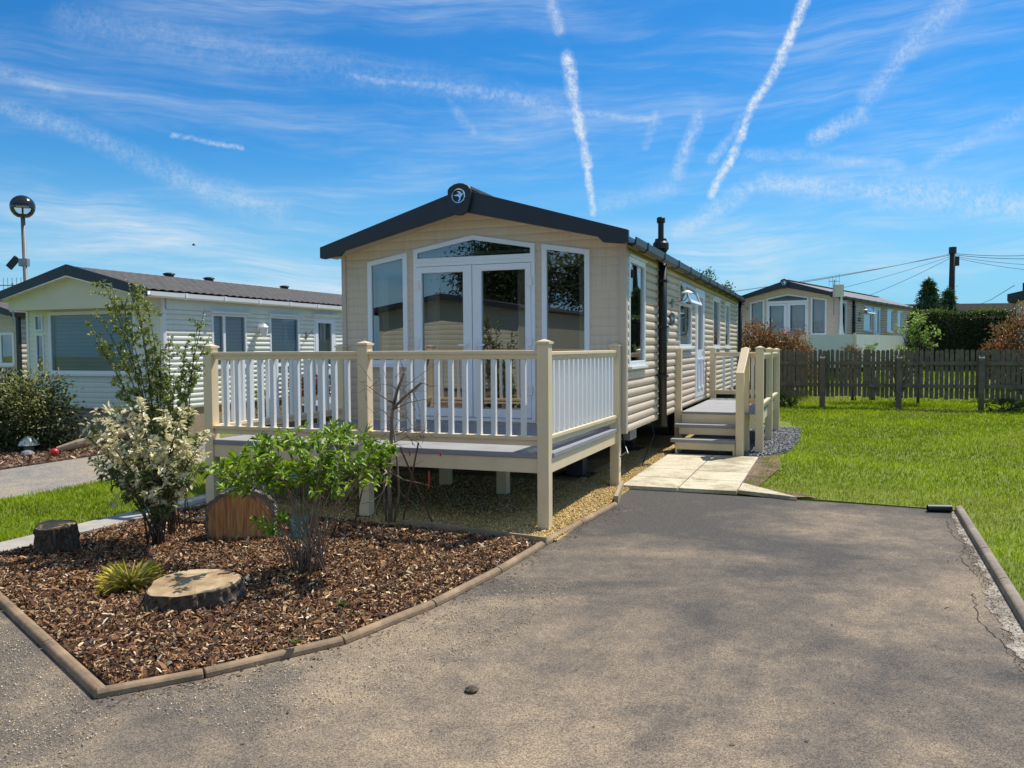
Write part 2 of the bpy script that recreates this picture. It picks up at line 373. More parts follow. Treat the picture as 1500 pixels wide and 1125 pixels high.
def math_(op, a, b=None, c=None, clamp=False):
    n = N(nt, 'ShaderNodeMath', operation=op, use_clamp=clamp)
    for i, x in enumerate((a, b, c)):
        if x is None: continue
        if isinstance(x, (int, float)): n.inputs[i].default_value = x
        else: L(nt, x, n.inputs[i])
    return n.outputs[0]
def vmath(op, a, b=None, scale=None):
    n = N(nt, 'ShaderNodeVectorMath', operation=op)
    for i, x in enumerate((a, b)):
        if x is None: continue
        if isinstance(x, tuple): n.inputs[i].default_value = x
        else: L(nt, x, n.inputs[i])
    if scale is not None:
        if isinstance(scale, (int, float)): n.inputs['Scale'].default_value = scale
        else: L(nt, scale, n.inputs['Scale'])
    return n.outputs['Value'] if op in ('DOT_PRODUCT', 'DISTANCE', 'LENGTH') else n.outputs['Vector']
def noise(vec, scale, detail=4, rough=.55, dist=0.):
    n = N(nt, 'ShaderNodeTexNoise', i={'Scale': scale, 'Detail': detail, 'Roughness': rough, 'Distortion': dist}); L(nt, vec, n.inputs['Vector']); return n
def mrange(v, a, b, c=0., d=1., smooth=True):
    n = N(nt, 'ShaderNodeMapRange', interpolation_type='SMOOTHSTEP' if smooth else 'LINEAR', i={'From Min': a, 'From Max': b, 'To Min': c, 'To Max': d}); L(nt, v, n.inputs['Value']); return n.outputs[0]
sx = N(nt, 'ShaderNodeSeparateXYZ'); L(nt, dirv, sx.inputs[0])
ymax = math_('MAXIMUM', sx.outputs[1], .05)
inv = math_('DIVIDE', 1., ymax)
pl = vmath('SCALE', dirv, scale=inv)                     # direction scaled to y = 1 : (x/y, 1, z/y)
front = mrange(sx.outputs[1], .08, .25)
# thin cirrus: stretched along the wind
def mapping(vec, rot, sc, loc=(0,0,0)):
    n = N(nt, 'ShaderNodeMapping'); L(nt, vec, n.inputs['Vector'])
    n.inputs['Rotation'].default_value = rot; n.inputs['Scale'].default_value = sc; n.inputs['Location'].default_value = loc; return n.outputs[0]
wob = vmath('SCALE', vmath('SUBTRACT', noise(dirv, 2.6, 3, .55).outputs['Color'], (.5, .5, .5)), scale=.075)
dw = vmath('ADD', dirv, wob)
def layer(rot, sc, loc, scale, lo, hi, amp, fsc):
    a = noise(mapping(dw, (0, R(rot), 0), sc, loc), scale, 6, .6, .4).outputs['Fac']
    f = noise(mapping(dw, (0, R(rot), 0), fsc, loc), 3.0, 5, .7, .3).outputs['Fac']      # fine fibres along the same direction
    return math_('MULTIPLY', mrange(a, lo, hi, 0, amp), mrange(f, .30, .68, .18, 1.25))
cir = math_('ADD', layer(15, (1.0, 1.0, 6.), (0, 0, 0), 1.7, .44, .74, .85, (2.2, 2.2, 30)), layer(-4, (1.2, 1.2, 9.), (3, 1, 2), 2.0, .47, .78, .70, (2, 2, 38)))
cir = math_('ADD', cir, layer(-24, (1.3, 1.3, 7.), (7, 4, 1), 1.8, .52, .82, .6, (2.5, 2.5, 34)))
lowhaze = mrange(sx.outputs[2], .0, .36, 1., 0.)
cir = math_('MULTIPLY', cir, math_('MULTIPLY_ADD', lowhaze, .55, .62))
# vapour trails left by aircraft: chains of segments on the sky
wn = noise(pl, 13., 3, .6)
wv = vmath('SCALE', vmath('SUBTRACT', wn.outputs['Color'], (.5, .5, .5)), scale=.014)
wn2 = noise(pl, 110., 3, .7)
wv2 = vmath('SCALE', vmath('SUBTRACT', wn2.outputs['Color'], (.5, .5, .5)), scale=.007)
pw = vmath('ADD', vmath('ADD', pl, wv), wv2)
TR = [([(1182,-6),(1142,92),(1102,158),(1070,230),(1042,288)], (11, 9), 1.0), ([(829,85),(840,140),(850,190),(862,245),(868,312)], (15, 8), .85),
      ([(805,-6),(819,45)], (14, 9), .4), ([(1400,0),(1330,70),(1270,142)], (30, 22), .27), ([(1385,10),(1320,78),(1290,112)], (10, 8), .4), ([(1262,168),(1195,202)], (20, 16), .45),
      ([(1024,168),(1008,218),(992,258)], (14, 16), .42), ([(1086,178),(1042,236)], (12, 10), .3), ([(960,168),(948,215)], (10, 10), .2),
      ([(1096,275),(1000,338)], (22, 18), .36), ([(1500,165),(1440,195),(1360,240)], (18, 14), .22), ([(-10,152),(110,190),(210,235),(310,282),(410,310)], (20, 34), .24),
      ([(255,197),(352,218)], (6, 8), .5), ([(1090,226),(1200,230),(1320,246)], (14, 12), .24), ([(1120,268),(1300,284),(1520,300)], (24, 40), .40),
      ([(100,30),(440,92),(640,124),(800,156)], (46, 34), .13), ([(520,112),(660,130),(780,150)], (10, 16), .34), ([(780,155),(965,177)], (9, 7), .24), ([(0,100),(90,138)], (14, 12), .18), ([(985,275),(880,300)], (18, 22), .26), ([(660,150),(692,190)], (12, 9), .18)]
acc = None
for pts, wpx, st in TR:
    for si, (a, b) in enumerate(zip(pts[:-1], pts[1:])):
        ra, rb = ray(*a), ray(*b)
        A = (ra[0]/ra[1], 1., ra[2]/ra[1]); B = (rb[0]/rb[1]-A[0], 0., rb[2]/rb[1]-A[2])
        l2 = B[0]**2 + B[2]**2
        pa = vmath('SUBTRACT', pw, A)
        h = math_('ADD', vmath('DOT_PRODUCT', pa, (B[0]/l2, 0., B[2]/l2)), 0., clamp=True)
        pr = vmath('SCALE', B, scale=h)
        d = vmath('DISTANCE', pa, pr)
        ns_ = max(1, len(pts)-2); msk = mrange(d, .0, (wpx[0] + (wpx[1]-wpx[0])*si/ns_) / F_PX, st, 0.)
        acc = msk if acc is None else math_('MAXIMUM', acc, msk)
brk = noise(pl, 42., 5, .72).outputs['Fac']
acc = math_('MULTIPLY', math_('MULTIPLY', acc, math_('MULTIPLY', mrange(brk, .30, .70, .32, 1.2), mrange(noise(pl, 150., 4, .75).outputs['Fac'], .28, .66, .25, 1.2))), front)
fill_veil = math_('MULTIPLY', mrange(sx.outputs[1], .15, -.45, 0., .42), mrange(sx.outputs[2], .28, .62))   # added unseen white cloud behind the camera, whitens and lifts the shade
cov = math_('ADD', math_('ADD', math_('MULTIPLY', cir, .56), fill_veil), acc, clamp=True)
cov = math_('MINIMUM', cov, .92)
hz = N(nt, 'ShaderNodeMix', data_type='RGBA'); L(nt, hs.outputs[0], hz.inputs['A']); hz.inputs['B'].default_value = (2.5, 5.0, 6.9, 1)
L(nt, mrange(sx.outputs[2], .0, .27, .85, 0.), hz.inputs['Factor'])
mx = N(nt, 'ShaderNodeMix', data_type='RGBA'); L(nt, hz.outputs['Result'], mx.inputs['A']); mx.inputs['B'].default_value = (6.0, 6.6, 7.1, 1)
L(nt, cov, mx.inputs['Factor']); L(nt, mx.outputs['Result'], bg.inputs['Color']); L(nt, bg.outputs[0], wo.inputs[0])
wd_.cycles.sampling_method = 'MANUAL'; wd_.cycles.sample_map_resolution = 512

sun_d = bpy.data.lights.new('sun', 'SUN'); sun = bpy.data.objects.new('sun', sun_d); C.objects.link(sun)
sun_d.energy = 4.2; sun_d.angle = R(.53); sun_d.color = (1, .95, .86)
sun.rotation_euler = sd.to_track_quat('Z', 'Y').to_euler()
scene.view_settings.view_transform = 'Standard'; scene.view_settings.look = 'None'; scene.view_settings.exposure = 0.42
scene.view_settings.gamma = 1
scene.cycles.max_bounces = 8; scene.cycles.transparent_max_bounces = 12

# ------------------------------------------------------------------ caravans
def Tf(a, d, z): return (a, -d, z)          # front wall: a runs right, d sticks out
def Ts(a, d, z): return (d, a, z)           # right-hand side wall: a runs back, d sticks out
def inset(poly, wd):
    n = len(poly); out = []
    cx = sum(p[0] for p in poly)/n; cz = sum(p[1] for p in poly)/n
    ln = []
    for i in range(n):
        (x0, z0), (x1, z1) = poly[i], poly[(i+1) % n]
        nx, nz = -(z1-z0), x1-x0; l = math.hypot(nx, nz); nx /= l; nz /= l
        if (cx-x0)*nx + (cz-z0)*nz < 0: nx, nz = -nx, -nz
        ln.append((nx, nz, nx*x0 + nz*z0 + wd))
    for i in range(n):
        a, b = ln[i-1], ln[i]; det = a[0]*b[1] - a[1]*b[0]
        out.append(((a[2]*b[1]-a[1]*b[2])/det, (a[0]*b[2]-a[2]*b[0])/det))
    return out
def inpoly(p, poly):
    x, z = p; c = False; n = len(poly)
    for i in range(n):
        (x0, z0), (x1, z1) = poly[i], poly[i-1]
        if (z0 > z) != (z1 > z) and x < (x1-x0)*(z-z0)/(z1-z0) + x0: c = not c
    return c
def wall(a0, a1, z0, top, holes, T, course=.1, depth=.02, fine=None, sub=7, flat_above=9):
    """siding of rolled courses, with openings; top(a) gives the wall head"""
    cols = {a0, a1}
    for h in holes:
        for a, z in h: cols.add(min(max(a, a0), a1))
    if fine:
        k = int((a1-a0)/fine)
        for i in range(k+1): cols.add(a0 + (a1-a0)*i/k)
    cols = sorted(cols)
    cc = [cols[0]]
    for c in cols[1:]:
        if c - cc[-1] > .004: cc.append(c)
    cols = cc
    ztop = max(top(a) for a in cols)
    nc = int(math.ceil((ztop - z0)/course)); rows = []
    for i in range(nc):
        for j in range(sub):
            t = j/(sub-1) * .96 + (.0 if j == 0 else .0)
            z = z0 + (i + t)*course
            d = depth * (max(0., 1 - (2*t/.96-1)**2))**.5 if z < flat_above else depth*.5
            rows.append((z, d))
        rows.append((z0 + (i+.999)*course, 0.))
    mb = MB(); m = len(rows); hi = [inset(h, .012) for h in holes]
    for a in cols:
        tp = top(a)
        for z, d in rows: mb.v.append(T(a, d, min(z, tp)))
    for i in range(len(cols)-1):
        am = (cols[i]+cols[i+1])/2; tp = max(top(cols[i]), top(cols[i+1]))
        for j in range(m-1):
            zm = (rows[j][0]+rows[j+1][0])/2
            if rows[j][0] >= tp: break
            if any(inpoly((am, zm), h) for h in hi): continue
            mb.f.append((i*m+j, (i+1)*m+j, (i+1)*m+j+1, i*m+j+1))
    return mb
def window(parent, T, poly, fw=.055, out=.03, blind=None, blind_h=.15, curtains=None, sill=True, deep=-.05, name='window', mullion=None, gl='glass'):
    inn = inset(poly, fw)
    f = MB().ring(poly, inn, T, deep, out)
    if mullion: f.prism([(mullion-.035, min(z for a, z in inn)), (mullion+.035, min(z for a, z in inn)), (mullion+.035, max(z for a, z in inn)), (mullion-.035, max(z for a, z in inn))], T, deep+.005, out-.004)
    f = f.build(name, 'upvc', parent, bevel=.004)
    MB().add([T(a, .004, z) for a, z in inset(inn, -.004)], [tuple(range(len(inn)))]).build('pane', gl, f)
    a0 = min(a for a, z in poly); a1 = max(a for a, z in poly); z0 = min(z for a, z in poly); z1 = max(z for a, z in inn)
    if sill: MB().prism([(a0-.01, z0-.028), (a1+.01, z0-.028), (a1+.01, z0-.001), (a0-.01, z0-.001)], T, -.02, out+.035).build('sill', 'upvc', f)
    ia0 = min(a for a, z in inn); ia1 = max(a for a, z in inn)
    if blind:
        pl_ = [(a, max(z, z1-blind_h)) for a, z in inn]
        MB().prism(inset(pl_, .004), T, deep-.02, deep-.008).build('blind', blind, f)
    if curtains:
        cm, sides = curtains
        for (c0, c1) in sides:
            k = max(6, int((c1-c0)/.03)); mb = MB()
            for i in range(k+1):
                a = c0 + (c1-c0)*i/k; d = deep - .06 + .022*math.sin(i*1.9)
                mb.v += [T(a, d, z0+.01), T(a, d, z1+.06)]
            for i in range(k): mb.f.append((2*i, 2*i+2, 2*i+3, 2*i+1))
            mb.build('curtain', cm, f, smooth=True)
    return f
def shell(t, W, Ln, zb, ze, za, sid, front_holes, side_holes, gable=None, course=.1, back=True, inner=True, fine=.045, trim='siding_trim', fd_=.007):
    """walls, floor and linings; u from -W to 0, v from 0 to Ln"""
    top = gable or (lambda a: ze + (za-ze)*(1 - abs(a + W/2)/(W/2)))
    wall(-W, 0, zb, top, front_holes, Tf, course, fd_, fine).build('front_wall', sid, t, smooth=False)
    wall(0, Ln, zb, lambda a: ze, side_holes, Ts, course, .031, None, 9).build('side_wall', sid, t)
    bk = MB().prism([(-W, zb), (0, zb), (0, ze), (-W/2, za), (-W, ze)], Tf, -Ln, -Ln+.03)
    bk.build('rear_wall', sid, t)
    MB().box(-W, -W+.03, .03, Ln-.03, zb, ze).build('far_wall', sid, t)
    MB().box(-W+.031, -.004, .02, Ln-.031, zb, zb+.06).build('floor', 'floor_in', t)
    c1_ = MB().box(-.045, .032, -.024, -.001, zb, ze); c1_.box(.0285, .034, -.0015, .05, zb, ze); c1_.build('corner_trim', trim, t)
    MB().box(-W-.012, -W+.045, -.024, -.001, zb, ze).build('corner_trim', trim, t); MB().box(.0285, .034, Ln-.05, Ln, zb, ze).build('corner_trim', trim, t)
    if inner:   # partitions so that one never looks straight through
        MB().box(-W+.04, -.1, 4.6, 4.66, zb+.06, ze-.05).build('partition', 'interior', t)
        MB().box(-W+.04, -.03, .1, Ln-.1, ze-.04, ze-.01).build('ceiling', 'interior', t)
def roof(t, W, Ln, ze, za, oh=.12, fo=.3, th=.05, m='roof', gutter=True, gm='black', tiles=False):
    """two slopes with a front overhang fo and eaves overhang oh; za is the top of the ridge"""
    sl = (za-ze)/(W/2); mb = MB()
    for sgn in (1, -1):
        xe = -W/2 + sgn*(W/2+oh); zed = ze - sl*oh
        n = 10
        vs = []; k = int((Ln+fo)/.35)
        for i in range(k+1):
            y = -fo + (Ln+fo+.05)*i/k
            for j in range(n+1):
                f_ = j/n; x = -W/2*(1-f_) + xe*f_; z = za*(1-f_) + zed*f_
                vs.append((x, y, z + th + (.014 if j % 2 and 0 < j < n else 0)))
        b = len(mb.v); mb.v += vs
        for i in range(k):
            for j in range(n): mb.f.append((b+i*(n+1)+j, b+(i+1)*(n+1)+j, b+(i+1)*(n+1)+j+1, b+i*(n+1)+j+1))
        if tiles:   # pressed pantile sheet: rolls across, a step at each course
            b = len(mb.v); nx, kk = 44, int((Ln+fo)/.03)
            for i in range(kk+1):
                y = -fo + (Ln+fo+.05)*i/kk
                for j in range(nx+1):
                    f_ = j/nx; x = -W/2*(1-f_) + xe*f_; z = za*(1-f_) + zed*f_
                    mb.v.append((x, y, z + th + .012 + .022*abs(math.sin(math.pi*y/.21)) + .030*((f_*6.999) % 1.)))
            for i in range(kk):
                for j in range(nx): mb.f.append((b+i*(nx+1)+j, b+(i+1)*(nx+1)+j, b+(i+1)*(nx+1)+j+1, b+i*(nx+1)+j+1))
        mb.prism([(-W/2, za), (xe, zed), (xe, zed+th-.004), (-W/2, za+th-.004)], Tf, fo, -Ln-.05)
    r = mb.build('roof', m, t)
    if gutter:
        xe = oh; zed = ze - sl*oh
        g = MB(); pr = [(xe-.01, zed+.035), (xe+.0, zed-.05), (xe+.05, zed-.075), (xe+.095, zed-.045), (xe+.1, zed+.03), (xe+.085, zed+.03), (xe+.075, zed-.03), (xe+.02, zed-.03), (xe+.006, zed+.035)]
        n = len(pr); ys = (-fo+.02, Ln+.03)
        g.add([(x, y, z) for y in ys for x, z in pr], [tuple(range(n-1,-1,-1)), tuple(range(n, 2*n))] + [(i, (i+1) % n, (i+1) % n + n, i+n) for i in range(n)])
        y = .35
        while y < Ln: g.prism([(a, z+.001) for a, z in [(xe-.012, zed+.04), (xe-.012, zed-.06), (xe+.05, zed-.086), (xe+.106, zed-.05), (xe+.106, zed+.036)]], lambda a, d, z, y=y: (a, y+d, z), 0, .06); y += 1.05
        g.build('gutter', gm, r)
    return r
def fascia(t, W, z_end_b, z_end_t, z_ap_b, z_ap_t, v, oh, m='anthracite', th=.06, notch=True):
    xl, xr, c = -W-oh, oh, -W/2
    k = .34
    def mixz(f): return z_end_b + (z_ap_b-z_end_b)*f
    poly = [(xl, z_end_b), (xl+.05, z_end_b-.012)] + ([(xl+k-.06, z_end_b+.015), (xl+k, mixz(k/(c-xl))-.0)] if notch else []) + [(c, z_ap_b)] + \
           ([(xr-k, mixz(k/(c-xl))), (xr-k+.06, z_end_b+.015)] if notch else []) + [(xr-.05, z_end_b-.012), (xr, z_end_b), (xr, z_end_t), (c, z_ap_t), (xl, z_end_t)]
    # two halves so that every face is well formed
    half = [p for p in poly if p[0] >= c - 1e-6]
    h1 = MB().prism(half, Tf, v-th, v); h1.prism([(2*c-a, z) for a, z in half][::-1], Tf, v-th, v)
    return h1.build('fascia_board', m, t, bevel=.006)
def emblem(parent, c, z, d, r=.078):
    mb = MB(); n = 28
    pts = [(c + r*math.cos(2*math.pi*i/n), -d-.006, z + r*math.sin(2*math.pi*i/n)) for i in range(n+1)]
    mb.tube(pts, .0085, 6, cap=False)
    # a swallow inside the ring: long wing to the left, head and body to the right, tail down
    for pg in ([(-.062,.006),(-.01,-.004),(.02,.012),(.0,.02)], [(-.012,.0),(.02,.008),(.045,.03),(.062,.02),(.05,.008),(.03,-.02),(.012,-.018)],
               [(-.018,.05),(.012,.052),(.036,.036),(.03,.02),(.01,.012),(.004,.034)], [(.012,-.018),(.03,-.02),(.026,-.045),(.002,-.068),(-.004,-.058),(.012,-.04)]):
        mb.prism([(c + a*r/.078, z + b*r/.078) for a, b in pg], Tf, d, d+.01)
    return mb.build('emblem', 'chrome', parent)
def rect(a0, a1, z0, z1): return [(a0, z0), (a1, z0), (a1, z1), (a0, z1)]

def lodge(name, label, loc, rz, W, Ln, zb, detail, curtain='curtain', group=None):
    """the anthracite-gabled model of caravan: three-part glazed front, flue and gutter at the side"""
    t = empty(name, loc, rz, label, 'caravan', group)
    ze, za = 2.82, 3.27; G = 'glass' if detail else 'glass_dull'
    lw = [(-3.27, 1.45), (-2.71, 1.45), (-2.71, 2.83), (-3.27, 2.735)]
    rw = [(-.96, 1.45), (-.39, 1.45), (-.39, 2.755), (-.96, 2.85)]
    fan = [(-2.62, 2.69), (-1.045, 2.69), (-1.045, 2.858), (-1.8325, 2.996), (-2.62, 2.858)]
    dr = rect(-2.62, -1.045, .775, 2.69)
    sw = [rect(.15, 1.03, 1.43, 2.68), rect(3.52, 4.70, 1.64, 2.65), rect(7.39, 8.48, 1.63, 2.61), rect(9.38, 10.28, 1.63, 2.61)]
    sdoor = rect(5.1, 6.2, .73, 2.65)
    shell(t, W, Ln, zb, ze, za, 'siding', [lw, rw, fan, dr], sw + [sdoor])
    g = (curtain, [(-3.2, -3.06)]) if detail else (curtain, [(-3.21, -2.77)])
    window(t, Tf, lw, .06, blind='blind_grey' if detail else None, blind_h=.2, curtains=g, gl=G)
    window(t, Tf, rw, .06, blind='blind' if detail else None, blind_h=.20, curtains=(curtain, [(-.55, -.45)]) if detail else (curtain, [(-.9, -.45)]), gl=G)
    window(t, Tf, fan, .055, sill=False, name='fanlight', gl=G)
    fr = MB().ring(dr, inset(dr, .045), Tf, -.05, .03).build('door_frame', 'upvc', t, bevel=.004)
    c = -1.8325
    for sgn in (-1, 1):
        a0, a1 = (c-.742, c-.004) if sgn < 0 else (c+.004, c+.742)
        i0, i1 = (a0+.07, a1-.115) if sgn < 0 else (a0+.115, a1-.07)
        lf = MB().ring(rect(a0, a1, .825, 2.64), rect(i0, i1, .925, 2.565), Tf, -.035, .042).build('patio_door', 'upvc', t, bevel=.005)
        MB().add([Tf(a, .006, z) for a, z in rect(i0-.004, i1+.004, .921, 2.569)], [(0,1,2,3)]).build('pane', G, lf)
        h = MB(); hx = c + sgn*.055
        h.prism(rect(hx-.016, hx+.016, 1.55, 1.77), Tf, .0425, .052); h.bar(Tf(hx, .075, 1.69), Tf(hx - sgn*.0 + sgn*.115, .075, 1.69), .018, .02); h.bar(Tf(hx, .05, 1.69), Tf(hx, .08, 1.69), .018, .018)
        h.build('handle', 'white', lf)
        hg = a0+.012 if sgn < 0 else a1-.012
        for z in (1.15, 1.72, 2.42):
            MB().prism(rect(hg-.03, hg+.03, z-.05, z+.05), Tf, .0425, .058).build('hinge', 'white', lf)
        if detail:
            cur = MB(); k = 9
            for i in range(k+1):
                a = (i0 if sgn < 0 else i1) - sgn*(-.0) + (-sgn)*.0 + sgn*(-.16*i/k) if sgn > 0 else i0 + .16*i/k
                d = -.12 + .02*math.sin(i*1.9); cur.v += [Tf(a, d, .86), Tf(a, d, 2.62)]
            for i in range(k): cur.f.append((2*i, 2*i+2, 2*i+3, 2*i+1))
            cur.build('curtain', curtain, lf, smooth=True)
        else:
            cur = MB(); k = 18
            for i in range(k+1):
                a = i0 + (i1-i0)*i/k; d = -.12 + .02*math.sin(i*1.9); cur.v += [Tf(a, d, .86), Tf(a, d, 2.62)]
            for i in range(k): cur.f.append((2*i, 2*i+2, 2*i+3, 2*i+1))
            cur.build('curtain', curtain, lf, smooth=True)
    # side windows
    for i, p in enumerate(sw):
        if i == 1:
            f = window(t, Ts, p, .05)
            a0, a1 = p[0][0], p[1][0]; zt = p[2][1]
            MB().prism(rect(a0+.05, a1-.05, zt-.36, zt-.31), Ts, -.03, .024).build('transom', 'upvc', f)
            hp = MB(); Th = lambda a, d, z: (.035 + (zt-.03-z)*.42 + d, a, zt - .02 - (zt-.02-z)*.93)
            ro = rect(a0+.03, a1-.03, zt-.35, zt-.03)
            hl = hp.ring(ro, inset(ro, .05), Th, -.0, .035).build('hopper_window', 'upvc', t, bevel=.003)
            MB().add([Th(a, .017, z) for a, z in inset(ro, .046)], [(0,1,2,3)]).build('pane', 'glass', hl)
        else:
            window(t, Ts, p, .06, curtains=(curtain, [(p[0][0]+.07, p[0][0]+.2)]))
        if i != 1:
            a0, a1, zt = p[0][0], p[1][0], p[2][1]
            MB().prism(rect(a0-.015, a1+.015, zt+.004, zt+.026), Ts, -.01, .055).build('window_hood', 'upvc', t)
    sf = MB().ring(sdoor, inset(sdoor, .05), Ts, -.05, .03).build('door_frame', 'upvc', t, bevel=.004)
    dl = MB().ring(rect(5.155, 6.145, .785, 2.595), rect(5.36, 5.94, 1.60, 2.5), Ts, -.03, .036)
    sdl = dl.build('side_door', 'upvc', t, bevel=.004)
    MB().add([Ts(a, .004, z) for a, z in rect(5.355, 5.945, 1.595, 2.505)], [(0,1,2,3)]).build('pane', 'glass', sdl)
    pn = MB()
    for r_ in (rect(5.30, 5.60, .92, 1.45), rect(5.70, 6.0, .92, 1.45)): pn.ring(r_, inset(r_, .035), Ts, .0365, .052)
    pn.build('door_panel', 'upvc', sdl, bevel=.003)
    h = MB(); h.prism(rect(6.03, 6.07, 1.5, 1.74), Ts, .0365, .046); h.bar(Ts(6.05, .075, 1.66), Ts(5.93, .075, 1.66), .018, .02); h.build('handle', 'chrome', sdl)
    # roof, fascia, badge
    rf = roof(t, W, Ln, ze+.02, za+.16, .1, .27, .05)
    MB().box(-W/2-.09, -W/2+.09, -.27, Ln+.04, za+.215, za+.245).build('ridge_cap', 'roof', rf)
    fa = fascia(t, W, 2.775, 2.91, 3.225, 3.485, .33, .125)
    MB().prism([(-W-.1, 2.79), (-W/2, 3.27), (.1, 2.79), (.1, 2.80), (-W/2, 3.285), (-W-.1, 2.80)], Tf, -.02, .26).build('soffit', 'siding_trim', t)
    c = -W/2 - .02
    sh = [(c-.145, 3.36), (c-.145, 3.47), (c-.12, 3.505), (c-.06, 3.535), (c, 3.545), (c+.06, 3.535), (c+.12, 3.505), (c+.145, 3.47), (c+.145, 3.36), (c+.118, 3.25), (c+.09, 3.205), (c+.04, 3.18), (c, 3.175), (c-.04, 3.18), (c-.09, 3.205), (c-.118, 3.25)]
    bd = MB().prism(sh, Tf, .332, .385).build('gable_badge', 'anthracite', t, bevel=.012)
    emblem(bd, c, 3.395, .386)
    # flue, soil pipe, corner pipe, lamp, plate, vents
    MB().tube([(.085, 1.86, .60), (.085, 1.86, 2.86)], .056, 12).build('downpipe', 'black', t, smooth=True)
    for z in (1.25, 1.9, 2.5): MB().box(.0, .15, 1.79, 1.93, z, z+.035).build('pipe_bracket', 'black', t)
    if detail:
        fl = MB().lathe([(.0, 3.08), (.075, 3.08), (.08, 3.05), (.105, 3.02), (.105, 2.95), (.07, 2.90), (.0, 2.88)][::-1], 18, (.05, 1.90, .0))
        fl.lathe([(.0, 3.07), (.038, 3.07), (.038, 3.29), (.052, 3.29), (.056, 3.31), (.056, 3.35), (.045, 3.365), (.0, 3.365)], 18, (.05, 1.90, .0))
        fl.build('flue', 'black', t, smooth=False)
    MB().tube([(.08, Ln+.03, zb-.1), (.08, Ln+.03, 2.8)], .05, 10).build('downpipe', 'black', t, smooth=True)
    lp = MB(); lp.box(.02, .05, 2.80, 2.92, 2.22, 2.34); lp.tube([(.05, 2.86, 2.30), (.20, 2.88, 2.31), (.24, 2.90, 2.36), (.24, 2.90, 2.44)], .009, 8)
    lp = lp.build('wall_lamp', 'metal', t)
    MB().lathe([(.0, .045), (.02, .043), (.085, .006), (.09, .0), (.08, .003), (.02, .036), (.0, .037)], 20, (.24, 2.90, 2.42)).build('lamp_shade', 'white', lp, smooth=True)
    pl2 = MB(); n = 20
    pl2.prism([(2.86 + .20*math.copysign(abs(math.cos(2*math.pi*i/n))**.6, math.cos(2*math.pi*i/n)), 2.06 + .085*math.copysign(abs(math.sin(2*math.pi*i/n))**.6, math.sin(2*math.pi*i/n))) for i in range(n)], Ts, .02, .036)
    pl2 = pl2.build('name_plate', 'anthracite', t)
    sc = MB(); pts = []
    for i in range(40):
        q = i/39; pts.append(Ts(2.72 + .28*q, .038, 2.06 + .028*math.sin(q*26)*(1-.5*q) + .012*math.sin(q*9)))
    sc.tube(pts, .004, 4); sc.build('name_script', 'chrome', pl2)
    for v_ in (6.75, 8.9): MB().box(.02, .045, v_-.05, v_+.05, 2.50, 2.60).build('vent', 'siding_trim', t)
    mt = MB().box(.026, .06, 6.85, 7.05, .95, 1.15); mt.tube([(.05, 6.9, .95), (.05, 6.9, .74)], .012, 6); mt.tube([(.05, 7.0, .95), (.05, 7.0, .74)], .012, 6)
    mt.build('gas_tap', 'siding_trim', t)
    # chassis underneath
    ch = MB()
    for x in (-W+.7, -.7): ch.box(x-.05, x+.05, .15, Ln-.15, zb-.24, zb-.01)
    y = .35
    while y < Ln: ch.box(-W+.15, -.15, y, y+.06, zb-.10, zb-.012); y += .9
    for x in (-W+.7, -.7):
        for y in (.5, 3.2, 8.6, 11.2): ch.box(x-.1, x+.1, y-.1, y+.1, 0.02, zb-.241); ch.box(x-.22, x+.22, y-.2, y+.2, .0, .12)
    ch.build('chassis', 'steel', t)
    for x in (-W+.32, -.40):
        for y in (5.6, 6.4):
            wh = MB().lathe([(.10, -.08), (.19, -.085), (.28, -.07), (.30, -.03), (.30, .03), (.28, .07), (.19, .085), (.10, .08)], 22)
            wh.v = [(x+z_, y+x_, .30+y_) for x_, y_, z_ in wh.v]
            wl = wh.build('wheel', 'rubber', t, smooth=True)
            MB().add([], []).tube([(x-.06, y, .30), (x+.06, y, .30)], .17, 16).build('rim', 'metal', wl)
    if detail:
        light_block = MB().box(-W+.01, -W+.03, .1, Ln-.05, .06, zb-.01); light_block.box(-W+.031, -.05, Ln-.08, Ln-.06, .06, zb-.01); light_block.build('skirting', 'steel', t)  # added far-side and rear boards, keep light out from under the caravan
        cb = MB()
        cb.tube([(-.12, .35, .70), (-.05, .25, .52), (.02, .12, .44), (.03, .0, .47), (-.02, -.08, .43)], .009, 6)
        cb.tube([(-.05, 1.75, .66), (.0, 1.72, .5), (-.06, 1.6, .3), (-.12, 1.5, .1)], .008, 6)
        cb.build('hanging_cable', 'black', t)
        MB().box(-.30, -.10, .75, 1.1, .52, .64).build('junction_box', 'metal', t)
    return t

mo = w(.111, 2.588)
lodge('static_caravan', 'beige static caravan with anthracite gable, patio doors and raised cream deck in front', mo + Vector((0, 0, -.09)), -YAW, 3.635, 12.0, .68, True).scale = (1.055,)*3
lodge('static_caravan', 'beige caravan with curtained glazed gable standing behind the picket fence', (11.84, 30, .62), -.645, 3.635, 13.6, .5, False, 'curtain_grey')

